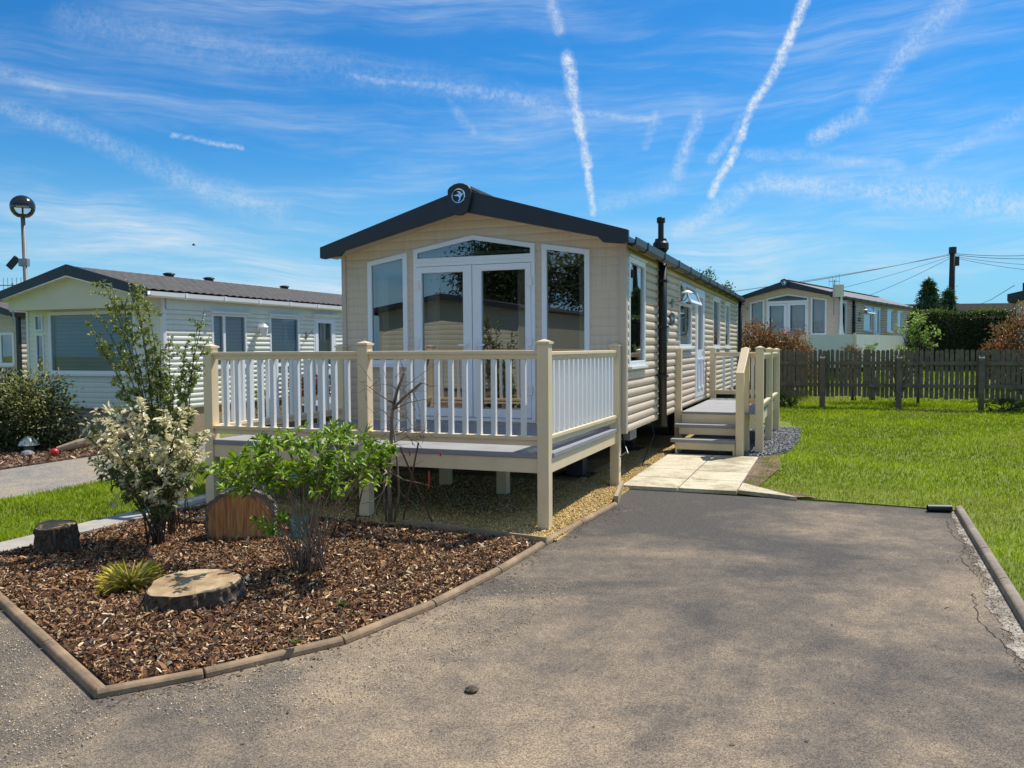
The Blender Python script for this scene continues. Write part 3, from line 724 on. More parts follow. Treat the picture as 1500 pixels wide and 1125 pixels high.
# ------------------------------------------------------------------ the raised deck in front
def post(parent, u, v, z0, z1, off, s=.108, foot=True, cap=True, m='cream'):
    p = MB().box(u-s/2, u+s/2, v-s/2, v+s/2, z0, z1).build('post', m, parent, bevel=.004, off=off)
    if cap:
        a, b = s/2+.012, s/2+.002; mb = MB().box(u-a, u+a, v-a, v+a, z1+.001, z1+.022)
        mb.add([(u-b, v-b, z1+.022), (u+b, v-b, z1+.022), (u+b, v+b, z1+.022), (u-b, v+b, z1+.022), (u, v, z1+.045)], [(0,1,4),(1,2,4),(2,3,4),(3,0,4)])
        mb.build('cap', m, p, off=off)
    if foot:
        MB().box(u-s/2-.03, u+s/2+.03, v-s/2-.03, v+s/2+.03, 0, max(.025, z0+.003)).build('foot', 'black', p, off=off)
    return p
W_, D_, DZ = 3.72, 2.50, .705
dk = empty('raised_deck', w(0, 0), -YAW, 'cream plastic balustrade deck on tall posts before the patio doors', 'deck')
o0 = (0, 0, 0)
bd = MB(); v = -.015; gap = .004
while v < 2.5:
    bd.box(-W_+.02, .045, v, min(v+.142, 2.555), DZ-.03, DZ); v += .142 + gap
bd.build('deck_board', 'deck', dk, bevel=.003)
et = MB(); et.box(-W_+.06, -.055, -.048, -.017, DZ-.044, DZ-.002); et.box(.047, .070, .055, D_-.06, DZ-.044, DZ-.002); et.box(-W_-.04, -W_+.018, .055, D_-.06, DZ-.044, DZ-.002)
et.build('edge_trim', 'deck_edge', dk, bevel=.004)
for nm, b in (('fascia_board', (-W_+.054, -.054, -.035, -.008, .525, DZ-.046)), ('fascia_board', (.020, .052, .054, D_-.054, .525, DZ-.046)), ('fascia_board', (-W_-.04, -W_-.012, .054, D_-.054, .525, DZ-.046))):
    MB().box(*b).build(nm, 'cream', dk, bevel=.003)
jo = MB()
for i in range(8): jo.box(-W_+.1, -.03, .25+i*.28, .30+i*.28, .56, DZ-.032)
jo.build('joist', 'timber_pale', dk)
for u, v_, top_ in ((0, 0, 1.685), (-1.845, 0, 1.685), (-W_, 0, 1.67), (.03, D_, 1.66), (-W_, D_, 1.67)):
    post(dk, u, v_, .02, top_, o0)
for u, v_ in ((-1.02, 1.55), (-2.75, 1.55), (-1.9, 1.9)):
    post(dk, u, v_, .02, .56, o0, .12, True, False)
def rail_run(parent, p, q, zt, zb, off, bal=.15, bs=.045, tw=.075, th=.062, bh=.075, first=.11, ends=.054, mb_='white_rail', skip=False):
    p, q = Vector((*p, 0)), Vector((*q, 0)); d = (q-p); l = d.length; d.normalize(); a, b = p + d*ends, q - d*ends
    z = Vector((0, 0, 1)); s = d.cross(z)
    def rail(zc, h, nm):
        mb = MB().bar(a + z*zc, b + z*zc, tw*.62, h); mb.bar(a + z*(zc+h*.28), b + z*(zc+h*.28), tw, h*.40)
        mb.build(nm, 'cream', parent, bevel=.004, off=off)
    rail(zt - th/2 - .01, th*1.25, 'top_rail'); rail(zb + bh/2, bh*1.15, 'bottom_rail')
    if skip: return
    n = max(1, int(round((l - 2*ends)/bal)) - 1)
    for i in range(n):
        c = a + (b-a)*((i+1)/(n+1))
        MB().bar(c + z*(zb+bh+.002), c + z*(zt-th-.02), bs, bs, up=d).build('baluster', mb_, parent, bevel=.004, off=off)
rail_run(dk, (0, 0), (-1.845, 0), 1.63, .775, o0)
rail_run(dk, (-1.845, 0), (-W_, 0), 1.63, .775, o0)
rail_run(dk, (0, 0), (.03, D_), 1.62, .78, o0, bal=.148)
rail_run(dk, (-W_, 0), (-W_, D_), 1.62, .78, o0)

# ------------------------------------------------------------------ the side steps
so = (1.15, 5.66, 0)
st = empty('entrance_steps', w(1.15, 5.66), -YAW, 'cream side steps with glass balustrade leading to the white side door', 'steps')
PZ = .645
b_ = MB(); v = 5.99
while v < 9.5: b_.box(.235, 1.40, v, min(v+.142, 9.53), PZ-.028, PZ); v += .146
b_.build('deck_board', 'deck', st, off=so, bevel=.003)
MB().box(.225, 1.09, 5.945, 5.985, PZ-.035, PZ+.002).build('nosing', 'deck_edge', st, off=so, bevel=.004)
fb = MB(); fb.box(.235, 1.10, 5.955, 5.98, .462, PZ-.037); fb.box(1.375, 1.395, 6.09, 9.47, PZ-.18, PZ-.03); fb.box(1.26, 1.33, 5.975, 5.995, .40, PZ-.03)
fb.build('fascia_board', 'cream', st, off=so)
for vf, zt, u0 in ((5.45, .265, .144), (5.71, .468, .16)):
    MB().box(u0, 1.09, vf, vf+.27, zt-.05, zt).build('tread', 'deck_edge', st, off=so, bevel=.008)
    MB().box(u0+.07, 1.085, vf+.03, vf+.055, zt-.155, zt-.051).build('riser', 'cream', st, off=so)
sr = MB(); sr.box(.215, .24, 5.485, 5.95, .02, .16); sr.box(1.06, 1.085, 5.485, 5.95, .02, .2); sr.box(.226, .25, 5.8, 5.94, .16, .42)
sr.build('stringer', 'cream', st, off=so)
post(st, 1.15, 5.60, .0, 1.262, so, .115, False, False)
post(st, 1.18, 6.12, .0, 1.60, so, .115)
post(st, 1.395, 6.03, .02, 1.615, so, .115)
post(st, 1.41, 7.88, .02, 1.59, so, .115)
post(st, 1.435, 9.53, .02, 1.575, so, .115)
post(st, .165, 6.05, .1, 1.625, so, .105, False, False)
post(st, .25, 9.53, .05, 1.595, so, .105, False, False)
MB().bar((1.15, 5.545, 1.24), (1.18, 6.065, 1.61), .115, .055).build('handrail', 'cream', st, off=so, bevel=.004)
rail_run(st, (.25, 9.53), (1.435, 9.53), 1.545, .73, so, bal=.165)
rail_run(st, (1.18, 6.12), (1.395, 6.08), 1.56, .78, so, bal=.09)
for a, b in (((1.40, 6.03), (1.41, 7.88)), ((1.41, 7.88), (1.435, 9.53))):
    rail_run(st, a, b, 1.545, .70, so, skip=True)
    MB().bar((a[0], a[1]+.065, 1.10), (b[0], b[1]-.065, 1.10), .01, .70).build('glass_panel', 'clear', st, off=so)

# ------------------------------------------------------------------ the green neighbour on the left
AW, AL = 3.40, 9.6
an = empty('static_caravan', (-6.33, 15.0, 0), -YAW, 'pale green static caravan with porch gable and large picture window at far left', 'caravan')
big = rect(-2.82, -.62, 1.20, 2.40)
s1, s2 = rect(-3.19, -2.97, 2.03, 2.35), rect(-3.17, -2.95, 1.22, 1.98)
sw = [rect(1.24, 2.28, 1.3, 2.37), rect(3.03, 4.10, 1.3, 2.38)]
sdo = rect(4.66, 5.56, .62, 2.42)
shell(an, AW, AL, .55, 2.66, 3.15, 'siding_green', [big, s1, s2], sw + [sdo], course=.098, fine=.06, trim='white')
for q in (big,): window(an, Tf, q, .07, blind='blind_blue', blind_h=1.2, sill=True, gl='glass_dull')
for q in (s1, s2): window(an, Tf, q, .035, sill=False)
for q in sw:
    f = window(an, Ts, q, .055, blind='blind_pale', blind_h=1.2, gl='glass_dull', mullion=1.60 if q[0][0] < 2 else None)
    MB().prism(rect(q[0][0]-.05, q[1][0]+.06, q[2][1]+.005, q[2][1]+.035), Ts, -.01, .09).build('window_hood', 'upvc', an)
fdr = MB().ring(sdo, inset(sdo, .045), Ts, -.05, .03).build('door_frame', 'upvc', an)
sdoor = MB().ring(rect(4.71, 5.51, .67, 2.37), rect(4.83, 5.39, 1.25, 2.27), Ts, -.03, .036).build('side_door', 'upvc', an)
MB().add([Ts(a, .004, z) for a, z in rect(4.826, 5.394, 1.246, 2.274)], [(0,1,2,3)]).build('pane', 'glass', sdoor)
cu = MB()
for i in range(20): a = 4.83 + .56*i/19; cu.v += [Ts(a, -.07+.015*math.sin(i*1.7), 1.22), Ts(a, -.07+.015*math.sin(i*1.7), 2.3)]
for i in range(19): cu.f.append((2*i, 2*i+2, 2*i+3, 2*i+1))
cu.build('curtain', 'curtain_grey', sdoor, smooth=True)
MB().prism(rect(4.6, 5.62, 2.44, 2.47), Ts, -.01, .1).build('door_hood', 'upvc', an)
MB().prism(rect(.02, AL-.02, 2.40, 2.66), Ts, .0265, .034).build('cornice_band', 'siding_green', an)
# porch gable standing forward of the wall, with a soffit behind it
zt = lambda a: 2.62 + (3.13-2.62)*(1-abs(a+AW/2)/(AW/2))
g = MB().prism([(-AW+.02, 2.42), (-.02, 2.42), (-.02, zt(-.02)), (-AW/2, 3.12), (-AW+.02, zt(-AW+.02))], Tf, .36, .40)
g.box(-.05, -.021, -.359, -.02, 2.42, 2.62); g.box(-AW+.021, -AW+.05, -.359, -.02, 2.42, 2.62)
g.build('porch_gable', 'siding_cream', an)
MB().box(-AW+.051, -.051, -.358, -.021, 2.425, 2.45).build('soffit', 'siding_cream', an)
rf = roof(an, AW, AL, 2.69, 3.15, .12, .50, .02, m='roof_tile', gm='white', tiles=True)
for v_ in (2.0, 3.2, 5.95):
    MB().lathe([(0, .07), (.07, .07), (.12, .055), (.13, .035), (.10, .02), (.10, -.04), (0, -.04)], 14, (-AW/2-.03, v_, 3.21)).build('roof_vent', 'black', rf)
fascia(an, AW, 2.60, 2.75, 3.02, 3.225, .56, .16, th=.06, notch=False)
MB().prism([(-AW-.13, 2.585), (-AW/2, 3.0), (.13, 2.585), (.13, 2.60), (-AW/2, 3.02), (-AW-.13, 2.60)], Tf, .02, .56).build('bargeboard_lining', 'white', an)
MB().box(-AW, -.02, .05, AL-.05, .0, .548).build('skirting', 'brick', an)
l1 = MB().box(.026, .06, 2.60, 2.72, 2.02, 2.2).build('wall_lantern', 'white', an)
MB().lathe([(0, 2.20), (.03, 2.19), (.10, 2.12), (.085, 2.11), (.06, 1.93), (0, 1.90)], 8, (.16, 2.66, 0)).build('lantern_shade', 'white', l1)
wb = MB().box(.026, .05, 4.33, 4.37, 1.9, 2.05); wb.tube([(.05, 4.35, 1.95), (.2, 4.35, 2.08), (.2, 4.35, 2.0)], .012, 6)
wb = wb.build('basket_bracket', 'metal', an)

# neighbour's front step rail, ramp and planters seen through the balusters
def an_pt(u, v, z=0): return Vector((-6.33 + u*CY + v*SY, 15.0 - u*SY + v*CY, z))
ns = empty('door_steps', an_pt(.05, 5.1), -YAW, 'white handrailed steps at the side door of the pale green caravan', 'steps')
tr = MB()
for i in range(3): tr.box(.0, .95-.28*i, -.5, .5, .18*i+.02, .18*(i+1))
tr.build('tread', 'concrete', ns)
for v_ in (-.52, .52):
    hr = MB()
    for u_, z_ in ((.08, 1.45), (.95, .98)): hr.bar((u_, v_, 0), (u_, v_, z_), .06, .06, up=(1,0,0))
    hr.bar((.06, v_, 1.46), (.98, v_, .97), .07, .05); hr.bar((.06, v_, .82), (.98, v_, .34), .05, .05)
    for k in range(4): hr.bar((.24+.17*k, v_, .70-.095*k), (.24+.17*k, v_, 1.34-.095*k), .035, .035, up=(1,0,0))
    hr.build('handrail', 'white', ns)
pt_ = an_pt(1.25, 3.9)
rp = empty('access_ramp', pt_, -YAW, 'grey boarded ramp sloping beside the pale green caravan', 'ramp')
MB().prism([(-.95, .30), (1.5, .50), (1.5, .66), (-.95, .46)], lambda a, d, z: (d, a, z), 0, .08).build('side_board', 'deck', rp)
MB().prism([(-.95, .455), (1.5, .655), (1.5, .665), (-.95, .465)], lambda a, d, z: (d, a, z), -.9, -.002).build('ramp_board', 'deck', rp)
lg = MB()
for a in (-.8, .3, 1.4): lg.box(-.85, -.78, a-.04, a+.04, 0, .33 + .08*(a+.8)); lg.box(-.08, -.01, a-.04, a+.04, 0, .33 + .08*(a+.8))
lg.build('leg', 'deck', rp)

# caravan behind the pale green one, cut by the left edge of the picture
bn = empty('static_caravan', (-11.35, 19.0, 0), -YAW, 'pinkish beige caravan with white windows, half hidden behind the pale green one', 'caravan')
bw = [rect(-1.02, -.12, 1.32, 2.08), rect(-2.6, -1.5, 1.32, 2.08)]
shell(bn, 3.4, 8.0, .5, 2.5, 3.0, 'siding_pink', bw, [], course=.12, fine=.1, inner=False, trim='anthracite')
for q in bw: window(bn, Tf, q, .06, mullion=(q[0][0]+q[1][0])/2, curtains=('curtain_grey', [(q[0][0]+.1, q[1][0]-.1)]))
roof(bn, 3.4, 8.0, 2.53, 3.03, .12, .3, .04)
fascia(bn, 3.4, 2.46, 2.58, 2.93, 3.08, .36, .15, notch=False)
MB().box(-3.38, -.02, .03, 7.9, 0, .49).build('skirting', 'brick', bn)

# caravan and trees across the road behind the camera, which the patio doors mirror
rn = empty('static_caravan', w(-10.1, -9.4), math.pi - YAW, 'cream caravan across the road seen reflected in the patio door glass', 'caravan')
shell(rn, 4.4, 10.0, .5, 2.72, 3.12, 'siding_cream', [], [], course=.14, fine=.3, inner=False)
roof(rn, 4.4, 10.0, 2.75, 3.16, .14, .3, .05)
fascia(rn, 4.4, 2.70, 2.83, 3.05, 3.22, .36, .14, notch=False)
MB().box(-4.35, -.05, .05, 9.9, 0, .49).build('skirting', 'brick', rn)

# caravan corner at the right edge
dn = empty('static_caravan', (18.45+3.1*math.cos(.8), 30.2-3.1*math.sin(.8), .6), -.8, 'cream caravan with dark eaves cut off by the right edge of the picture', 'caravan')
shell(dn, 3.1, 7.0, .4, 2.62, 3.05, 'siding_cream', [], [], course=.14, fine=.3, inner=False)
roof(dn, 3.1, 7.0, 2.64, 3.07, .2, .3, .05)
fascia(dn, 3.1, 2.64, 2.90, 3.0, 3.26, .36, .22, notch=False)
MB().box(-3.05, -.05, .05, 6.9, -.3, .39).build('skirting', 'brick', dn)
fl = MB().tube([(-2.95, .3, 2.9), (-2.95, .3, 3.32)], .05, 8).build('flue', 'black', dn)
# far bungalow roof
fb_ = empty('bungalow', (35.0, 60.0, 0), -.12, 'distant bungalow with a long dark tiled roof beyond the hedge', 'bungalow')
MB().box(-6, 6, 0, 7, 0, 3.4).build('wall', 'brick', fb_)
MB().prism([(-.5, 3.3), (3.5, 4.85), (7.5, 3.3)], lambda a, d, z: (d, a, z), -6.5, 6.5).build('roof', 'roof_dark', fb_)

# ------------------------------------------------------------------ ground
def smooth(t): t = np.clip(t, 0, 1); return t*t*(3-2*t)
def gz(x, y):
    return .62 * smooth((np.asarray(y, float)-23.2 + .45*(np.asarray(x, float)-8.)*0)/5.) * smooth((np.asarray(x, float)+2)/8.)
def sheet(name, poly, z, m, kind='structure', label=None, skirt=0):
    mb = MB(); n = len(poly)
    mb.v = [(x, y, z) for x, y in poly]; mb.f = [tuple(range(n))]
    if skirt:
        mb.v += [(x, y, z-skirt) for x, y in poly]; mb.f += [(i, i+n, (i+1) % n+n, (i+1) % n) for i in range(n)]
    o = mb.build(name, m); tag(o, label, None, None, kind)
    me = o.data
    if me.polygons[0].normal.z < 0: me.flip_normals()
    return o
xs = np.concatenate([np.linspace(-400, -40, 8), np.linspace(-36, 44, 81), np.linspace(50, 400, 8)]); ys = np.concatenate([np.linspace(-60, 18, 10), np.linspace(20, 40, 31), np.linspace(45, 900, 12)])
X, Y = np.meshgrid(xs, ys, indexing='ij'); Z = gz(X, Y) - .02
mb = MB(); mb.v = list(zip(X.ravel(), Y.ravel(), Z.ravel())); ny = len(ys)
mb.f = [(i*ny+j, (i+1)*ny+j, (i+1)*ny+j+1, i*ny+j+1) for i in range(len(xs)-1) for j in range(ny-1)]
tag(mb.build('ground', 'turf', smooth=True), 'grassy ground of the holiday park', None, None, 'structure')

def uv(*pts): return [tuple(w(u, v)[:2]) for u, v in pts]
asph = [(-14, -9), (12, -9), (12, 2.6), (2.25, 2.6), (3.0, 4.66), (4.42, 8.07), (4.24, 8.24), (3.06, 8.80), (1.22, 9.60), (-1.0, 8.3), (-2.5, 6.9), (-4.6, 6.75), (-14, 6.75)]
sheet('driveway', asph, 0., 'asphalt', label='worn asphalt driveway stained with sand')
sheet('road', uv((-8.4, -6), (-6.1, -6), (-6.1, 14), (-8.4, 14)), -.006, 'asphalt_far', label='neighbouring asphalt drive')
sheet('path', uv((-4.20, -3.0), (-3.86, -3.0), (-3.86, 3.5), (-4.20, 3.5)), .024, 'concrete', label='narrow concrete edging path', skirt=.04)
lawn_poly = [(2.56, 3.4), (3.03, 4.64), (4.455, 8.11), (4.22, 8.24), (3.10, 8.85), (2.62, 9.4), (3.30, 10.9), (3.64, 11.9), (4.20, 12.5), (4.90, 14.15), (5.62, 16.3), (5.9, 17.5), (6.0, 26.0), (17, 22.5), (17, 3.4)]
lawn_sheet = [p for p in lawn_poly]; lawn_sheet[5] = (2.60, 9.3); lawn_sheet[6:12] = [(3.0, 10.9), (3.5, 12.1), (4.1, 13.0), (4.6, 14.4), (5.0, 15.9), (5.4, 17.5)]
sheet('soil_margin', [(2.54, 9.2), (3.06, 8.81), (3.3, 8.8), (2.85, 9.5), (3.55, 10.9), (4.0, 12.2), (3.7, 12.3), (3.2, 11.2)], .0305, 'earth', label='bare soil margin beside the paving slabs')
sheet('lawn', lawn_sheet, .012, 'turf', label='bright green lawn right of the driveway', skirt=.05)
lawn2 = uv((-6.1, -3.2), (-4.205, -3.2), (-4.205, 12.5), (-6.1, 12.5))
sheet('lawn', lawn2, .012, 'turf', label='strip of lawn between the two plots', skirt=.03)
bark2 = uv((-10.6, -3), (-8.4, -3), (-8.4, 4.6), (-10.6, 4.6))
sheet('soil_strip', bark2, .004, 'soil', label='bark mulched strip in front of the pale green caravan')
bed = [(-1.95, 3.93), (-1.52, 4.16), (-.98, 4.58), (-.56, 5.24), (-.16, 6.02), (.19, 6.83), (-1.05, 7.47), (-3.22, 8.55), (-3.42, 8.2), (-3.98, 6.75), (-4.28, 6.33)]
sheet('flower_bed', bed, .022, 'soil', label='bark mulch flower bed edged with brown stones', skirt=.06)
sheet('gravel', uv((-3.85, -.37), (.235, -.37), (.235, 2.35), (.115, 2.36), (.115, 14.2), (-3.85, 14.2)), .018, 'sand', label='yellow gravel under the deck and caravan', skirt=.03)
sheet('slate_gravel', uv((.12, 5.46), (1.46, 5.55), (1.80, 6.3), (1.92, 8.0), (1.86, 10.3), (.12, 10.5)), .032, 'slate', label='grey slate chippings beneath the side steps', skirt=.04)
# paving slabs
ps = MB()
rows = [(2.40, 3.115), (3.13, 3.855), (3.87, 4.595), (4.61, 5.45)]
for a, b in rows:
    for c, d in ((.13, .771), (.785, 1.425)):
        ps.box(c, d, a + (c-.13)*.03*(1 if a < 2.5 else 0), b, 0, .045 + .002*random.random())
ps.prism([(1.435, 2.50), (2.07, 2.27), (1.435, 3.05)], lambda a, d, z: (a, z, d), 0, .043)
ps = ps.build('path', 'slab', bevel=.004); ps.location = w(0, 0); ps.rotation_euler = (0, 0, -YAW)
tag(ps, 'cream paving slabs leading to the side steps', None, None, 'structure')

# edging stones, one object each
def edge_stone(p, q, z1, wd, m, label, group, name='edging_stone', side=1):
    p, q = Vector((*p, 0)), Vector((*q, 0)); l = (q-p).length; d = (q-p)/l; ang = math.atan2(d.y, d.x)
    prof = [(0, 0), (wd, 0), (wd, z1-.022), (wd*.86, z1-.007), (wd*.55, z1), (wd*.2, z1-.007), (wd*.05, z1-.02)]
    mb = MB().prism([(side*y, z) for y, z in prof], lambda a, dd, z: (dd, a, z), .006, l-.006)
    o = mb.build(name, m, bevel=.006); o.location = p; o.rotation_euler = (random.uniform(-.01, .01), 0, ang)
    return tag(o, label, 'edging stone', group)
E1 = [(-1.98, 3.83), (-1.55, 4.07), (-.94, 4.53), (-.49, 5.19), (-.08, 5.98), (.28, 6.8), (.66, 7.62), (1.10, 8.52)]
LBL = ['edging stone at the front corner of the mulch bed', 'edging stone second from the front corner of the mulch bed', 'edging stone in front of the green leafy shrub',
       'edging stone between the leafy shrub and the deck posts', 'edging stone on the bed beside the driveway curve', 'edging stone where mulch meets yellow gravel', 'long edging stone between yellow gravel and asphalt']
for i in range(7): edge_stone(E1[i], E1[i+1], .045, .066, 'edging', LBL[i], 'brown stones edging the bed')
E2 = [(-1.98, 3.83), (-2.62, 4.51), (-3.25, 5.18), (-3.88, 5.85), (-4.45, 6.45)]
for i, s in enumerate(('left edging stone running back from the front corner', 'left edging stone second from the front corner', 'left edging stone third from the front corner', 'left edging stone nearest the concrete path')):
    edge_stone(E2[i+1], E2[i], .045, .07, 'edging', s, 'brown stones edging the bed')
kd = Vector((-1.44, -3.43)).normalized(); k0 = Vector((4.38, 8.11))
for i, s in enumerate(('kerb stone beside the black pipe at the lawn corner', 'kerb stone second from the black pipe', 'kerb stone third from the black pipe', 'kerb stone fourth from the black pipe', 'kerb stone at the right picture edge', 'kerb stone just outside the right picture edge')):
    a = k0 + kd*.92*i; b = k0 + kd*.92*(i+1)
    edge_stone(a, b, .07, .075, 'edging_grey', s, 'kerb stones along the lawn')
cr = MB(); K = 240
for i in range(K):
    t = i/(K-1)*4.7; c = k0 + kd*t
    wd = .015 + (.03 + .022*t)*(.55 + .3*math.sin(t*2.3) + .2*math.sin(t*6.1+1) + .13*math.sin(t*17+2) + .10*math.sin(t*41)) + random.uniform(-.006, .006)
    wd = max(.004, wd); cr.v += [(c.x, c.y, .004), (c.x - wd, c.y + wd*.42, .004)]
for i in range(K-1): cr.f.append((2*i, 2*i+1, 2*i+3, 2*i+2))
tag(cr.build('kerb_bedding', 'bedding'), 'crumbling concrete bedding along the kerb', None, None, 'structure')
def crack(pts, name='asphalt_crack'):
    mb = MB(); fine_ = []
    for (x0, y0), (x1, y1) in zip(pts[:-1], pts[1:]):
        k = max(2, int(math.hypot(x1-x0, y1-y0)/.05))
        for i in range(k): fine_.append((x0+(x1-x0)*i/k + random.gauss(0, .010), y0+(y1-y0)*i/k + random.gauss(0, .010)))
    for x, y in fine_: q_ = random.uniform(.0012, .0035); mb.v += [(x-q_, y+q_*.4, .003), (x+q_, y-q_*.4, .003)]
    mb.f = [(2*i, 2*i+1, 2*i+3, 2*i+2) for i in range(len(fine_)-1)]
    return tag(mb.build(name, 'tar'), 'thin crack in the asphalt near the kerb', None, None, 'structure')
crack([(4.12, 7.75), (3.85, 7.2), (3.72, 6.7), (3.45, 6.3), (3.30, 5.8)]); crack([(3.45, 6.3), (3.2, 6.15), (3.05, 6.2)]); crack([(3.05, 5.4), (2.80, 4.9), (2.62, 4.2)]); crack([(2.9, 5.1), (2.75, 5.15), (2.66, 5.05)])
tag(MB().bar((*E1[5], .05), tuple(w(-1.32, -.30, .05)), .02, .05).build('timber_edging', 'timber_pale'), 'thin pale board between mulch bed and yellow gravel', 'edging board')
pk = at(905, 715, 9.4); tag(MB().bar((1.08, 8.55, .05), (1.27, 9.52, .05), .04, .10).build('timber_edging', 'timber_pale'), 'short pale timber beside the paving slab corner', 'edging board')

# ------------------------------------------------------------------ the picket fence
fo = Vector((8.35, 22.12, 0)); fd = Vector((.890, -.456, 0)).normalized(); fn = Vector((fd.y, -fd.x, 0))   # fn points to the camera side
fa_ = math.atan2(fd.y, fd.x)
fe = empty('picket_fence', fo, fa_, 'dark weathered picket fence along the far side of the lawn', 'fence')
for i, t_ in enumerate((-3.85, -2.0, 0, 1.86, 3.70, 5.56)):
    mb = MB().box(t_-.065, t_+.065, -.16, -.045, 0, 1.33)
    mb.add([(t_-.065, -.16, 1.33), (t_+.065, -.16, 1.33), (t_+.065, -.045, 1.33), (t_-.065, -.045, 1.33), (t_-.065, -.045, 1.40), (t_+.065, -.045, 1.40)], [(0,1,5,4),(1,2,5),(0,4,3),(2,3,4,5)])
    mb.build('post', 'timber', fe)
for z_ in (.62, 1.20): MB().box(-4.2, 5.9, -.043, .0, z_-.045, z_+.045).build('rail', 'timber', fe)
t_ = -4.15; k = 0
while t_ < 5.9 and k < 95:
    h = 1.55 + random.uniform(-.02, .02); wd = .091 + random.uniform(-.008, .006); lean = random.uniform(-.01, .01); b = .31 + random.uniform(-.03, .02)
    mb = MB().prism([(t_, b), (t_+wd, b), (t_+wd+lean, h-.04), (t_+wd*.82+lean, h-.012), (t_+wd/2+lean, h), (t_+wd*.18+lean, h-.012), (t_+lean, h-.04)], lambda a, d, z: (a, d, z), .001, .02)
    mb.build('picket', 'timber', fe); t_ += .112 + random.uniform(-.008, .008); k += 1

# ------------------------------------------------------------------ scattered ground cover
def in_poly_np(P, poly):
    x, y = P[:, 0], P[:, 1]; c = np.zeros(len(P), bool); n = len(poly)
    for i in range(n):
        x0, y0 = poly[i]; x1, y1 = poly[i-1]
        if y0 == y1: continue
        c ^= ((y0 > y) != (y1 > y)) & (x < (x1-x0)*(y-y0)/(y1-y0) + x0)
    return c
def sample_poly(poly, n, near=None, power=0., reach=60):
    a = np.array(poly); lo, hi = a.min(0), a.max(0); out = []; got = 0
    while got < n:
        P = lo + rng.random((n*3, 2))*(hi-lo); P = P[in_poly_np(P, poly)]
        if power:
            d = np.hypot(P[:, 0], P[:, 1]); P = P[rng.random(len(P)) < np.clip((near/d)**power, 0, 1)]
        out.append(P); got += len(P)
    return np.concatenate(out)[:n]
def lowfreq(P, s):
    x, y = P[:, 0]*s, P[:, 1]*s
    return .5 + .25*np.sin(x*1.7+1.3*np.sin(y*1.1)) + .25*np.sin(y*2.3+1.7*np.sin(x*.9+2))
def grass(name, poly, n, z0, near, label, h=.031, zf=None, cols=None, flowers=0, power=1.3):
    P = sample_poly(poly, n, near, power); d = np.hypot(P[:, 0], P[:, 1]); sc = np.clip(d/7., .85, 3.2)
    cols = cols or [(.25, .37, .008), (.33, .45, .010), (.16, .27, .008), (.42, .47, .04)]
    lf = lowfreq(P, 1.0)[:, None]*.6 + lowfreq(P, 3.1)[:, None]*.4
    Cc = pal(n, cols, .16) * (.62 + .62*lf) + np.array([.05, .02, 0])*(lf > .62)*rng.random((n, 1))
    ce = sample_poly(poly, 60, near, power); dm = np.full(n, 9.)
    for c_ in ce: dm = np.minimum(dm, np.hypot(P[:, 0]-c_[0], (P[:, 1]-c_[1])))
    cl = np.clip(1 - dm/.20, 0, 1)[:, None]; Cc = Cc*(1 - .28*cl) + np.array([0, .012, .004])*cl          # coarser, darker tussocks and clover
    dry = np.clip((lowfreq(P + 31.7, .55) - .66)*4, 0, 1)[:, None]*.5; Cc = Cc*(1-dry) + np.array([.40, .40, .07])*dry
    hh = h * (1 + .5*cl[:, 0]) * np.clip(rng.normal(1, .3, n), .4, 2)*sc**.35 * (.75+.5*lf[:, 0])
    az = rng.random(n)*2*math.pi; lean = rng.normal(0, .55, (n, 2))
    wv_ = np.stack([np.cos(az), np.sin(az), np.zeros(n)], 1) * (.0030*sc)[:, None]
    B = np.concatenate([P, np.full((n, 1), z0)], 1)
    if zf is not None: B[:, 2] = zf(P[:, 0], P[:, 1]) + z0
    mid = B + np.concatenate([lean*.25, np.full((n, 1), .6)], 1)*hh[:, None]; tip = B + np.concatenate([lean*.8, np.full((n, 1), .95)], 1)*hh[:, None]
    V = np.stack([B-wv_, B+wv_, mid+wv_*.8, tip, mid-wv_*.8], 1)
    if flowers:
        k = rng.choice(n, flowers, False); Cc[k] = (.75, .62, .03); V[k, 2] = tip[k] + (0, .004, .0); V[k, 4] = tip[k] + (-.012, 0, .004); V[k, 3] = tip[k] + (0, .0, .018); V[k, 1] = tip[k]+(.014,0,.006); V[k, 0] = tip[k]+(-.006,.0,-.006)
    o = np_mesh(name, V, [(0, 1, 2, 3, 4)] if False else [(0,1,2),(0,2,4),(4,2,3)], 5, 'blade', np.clip(Cc, .005, .9))
    return tag(o, label, None, None, 'stuff')
grass('grass', lawn_poly, 190000, .012, 5.2, 'mown bright green grass of the right lawn')
grass('grass', lawn2, 42000, .012, 7.0, 'strip of green grass left of the concrete path', flowers=260)
far_lawn = [(5.5, 24.0), (6.5, 23.0), (16.5, 18.0), (24, 24), (20, 31), (8, 31)]
grass('grass', far_lawn, 42000, -.02, 23., 'sunlit grass beyond the picket fence', h=.06, zf=gz)

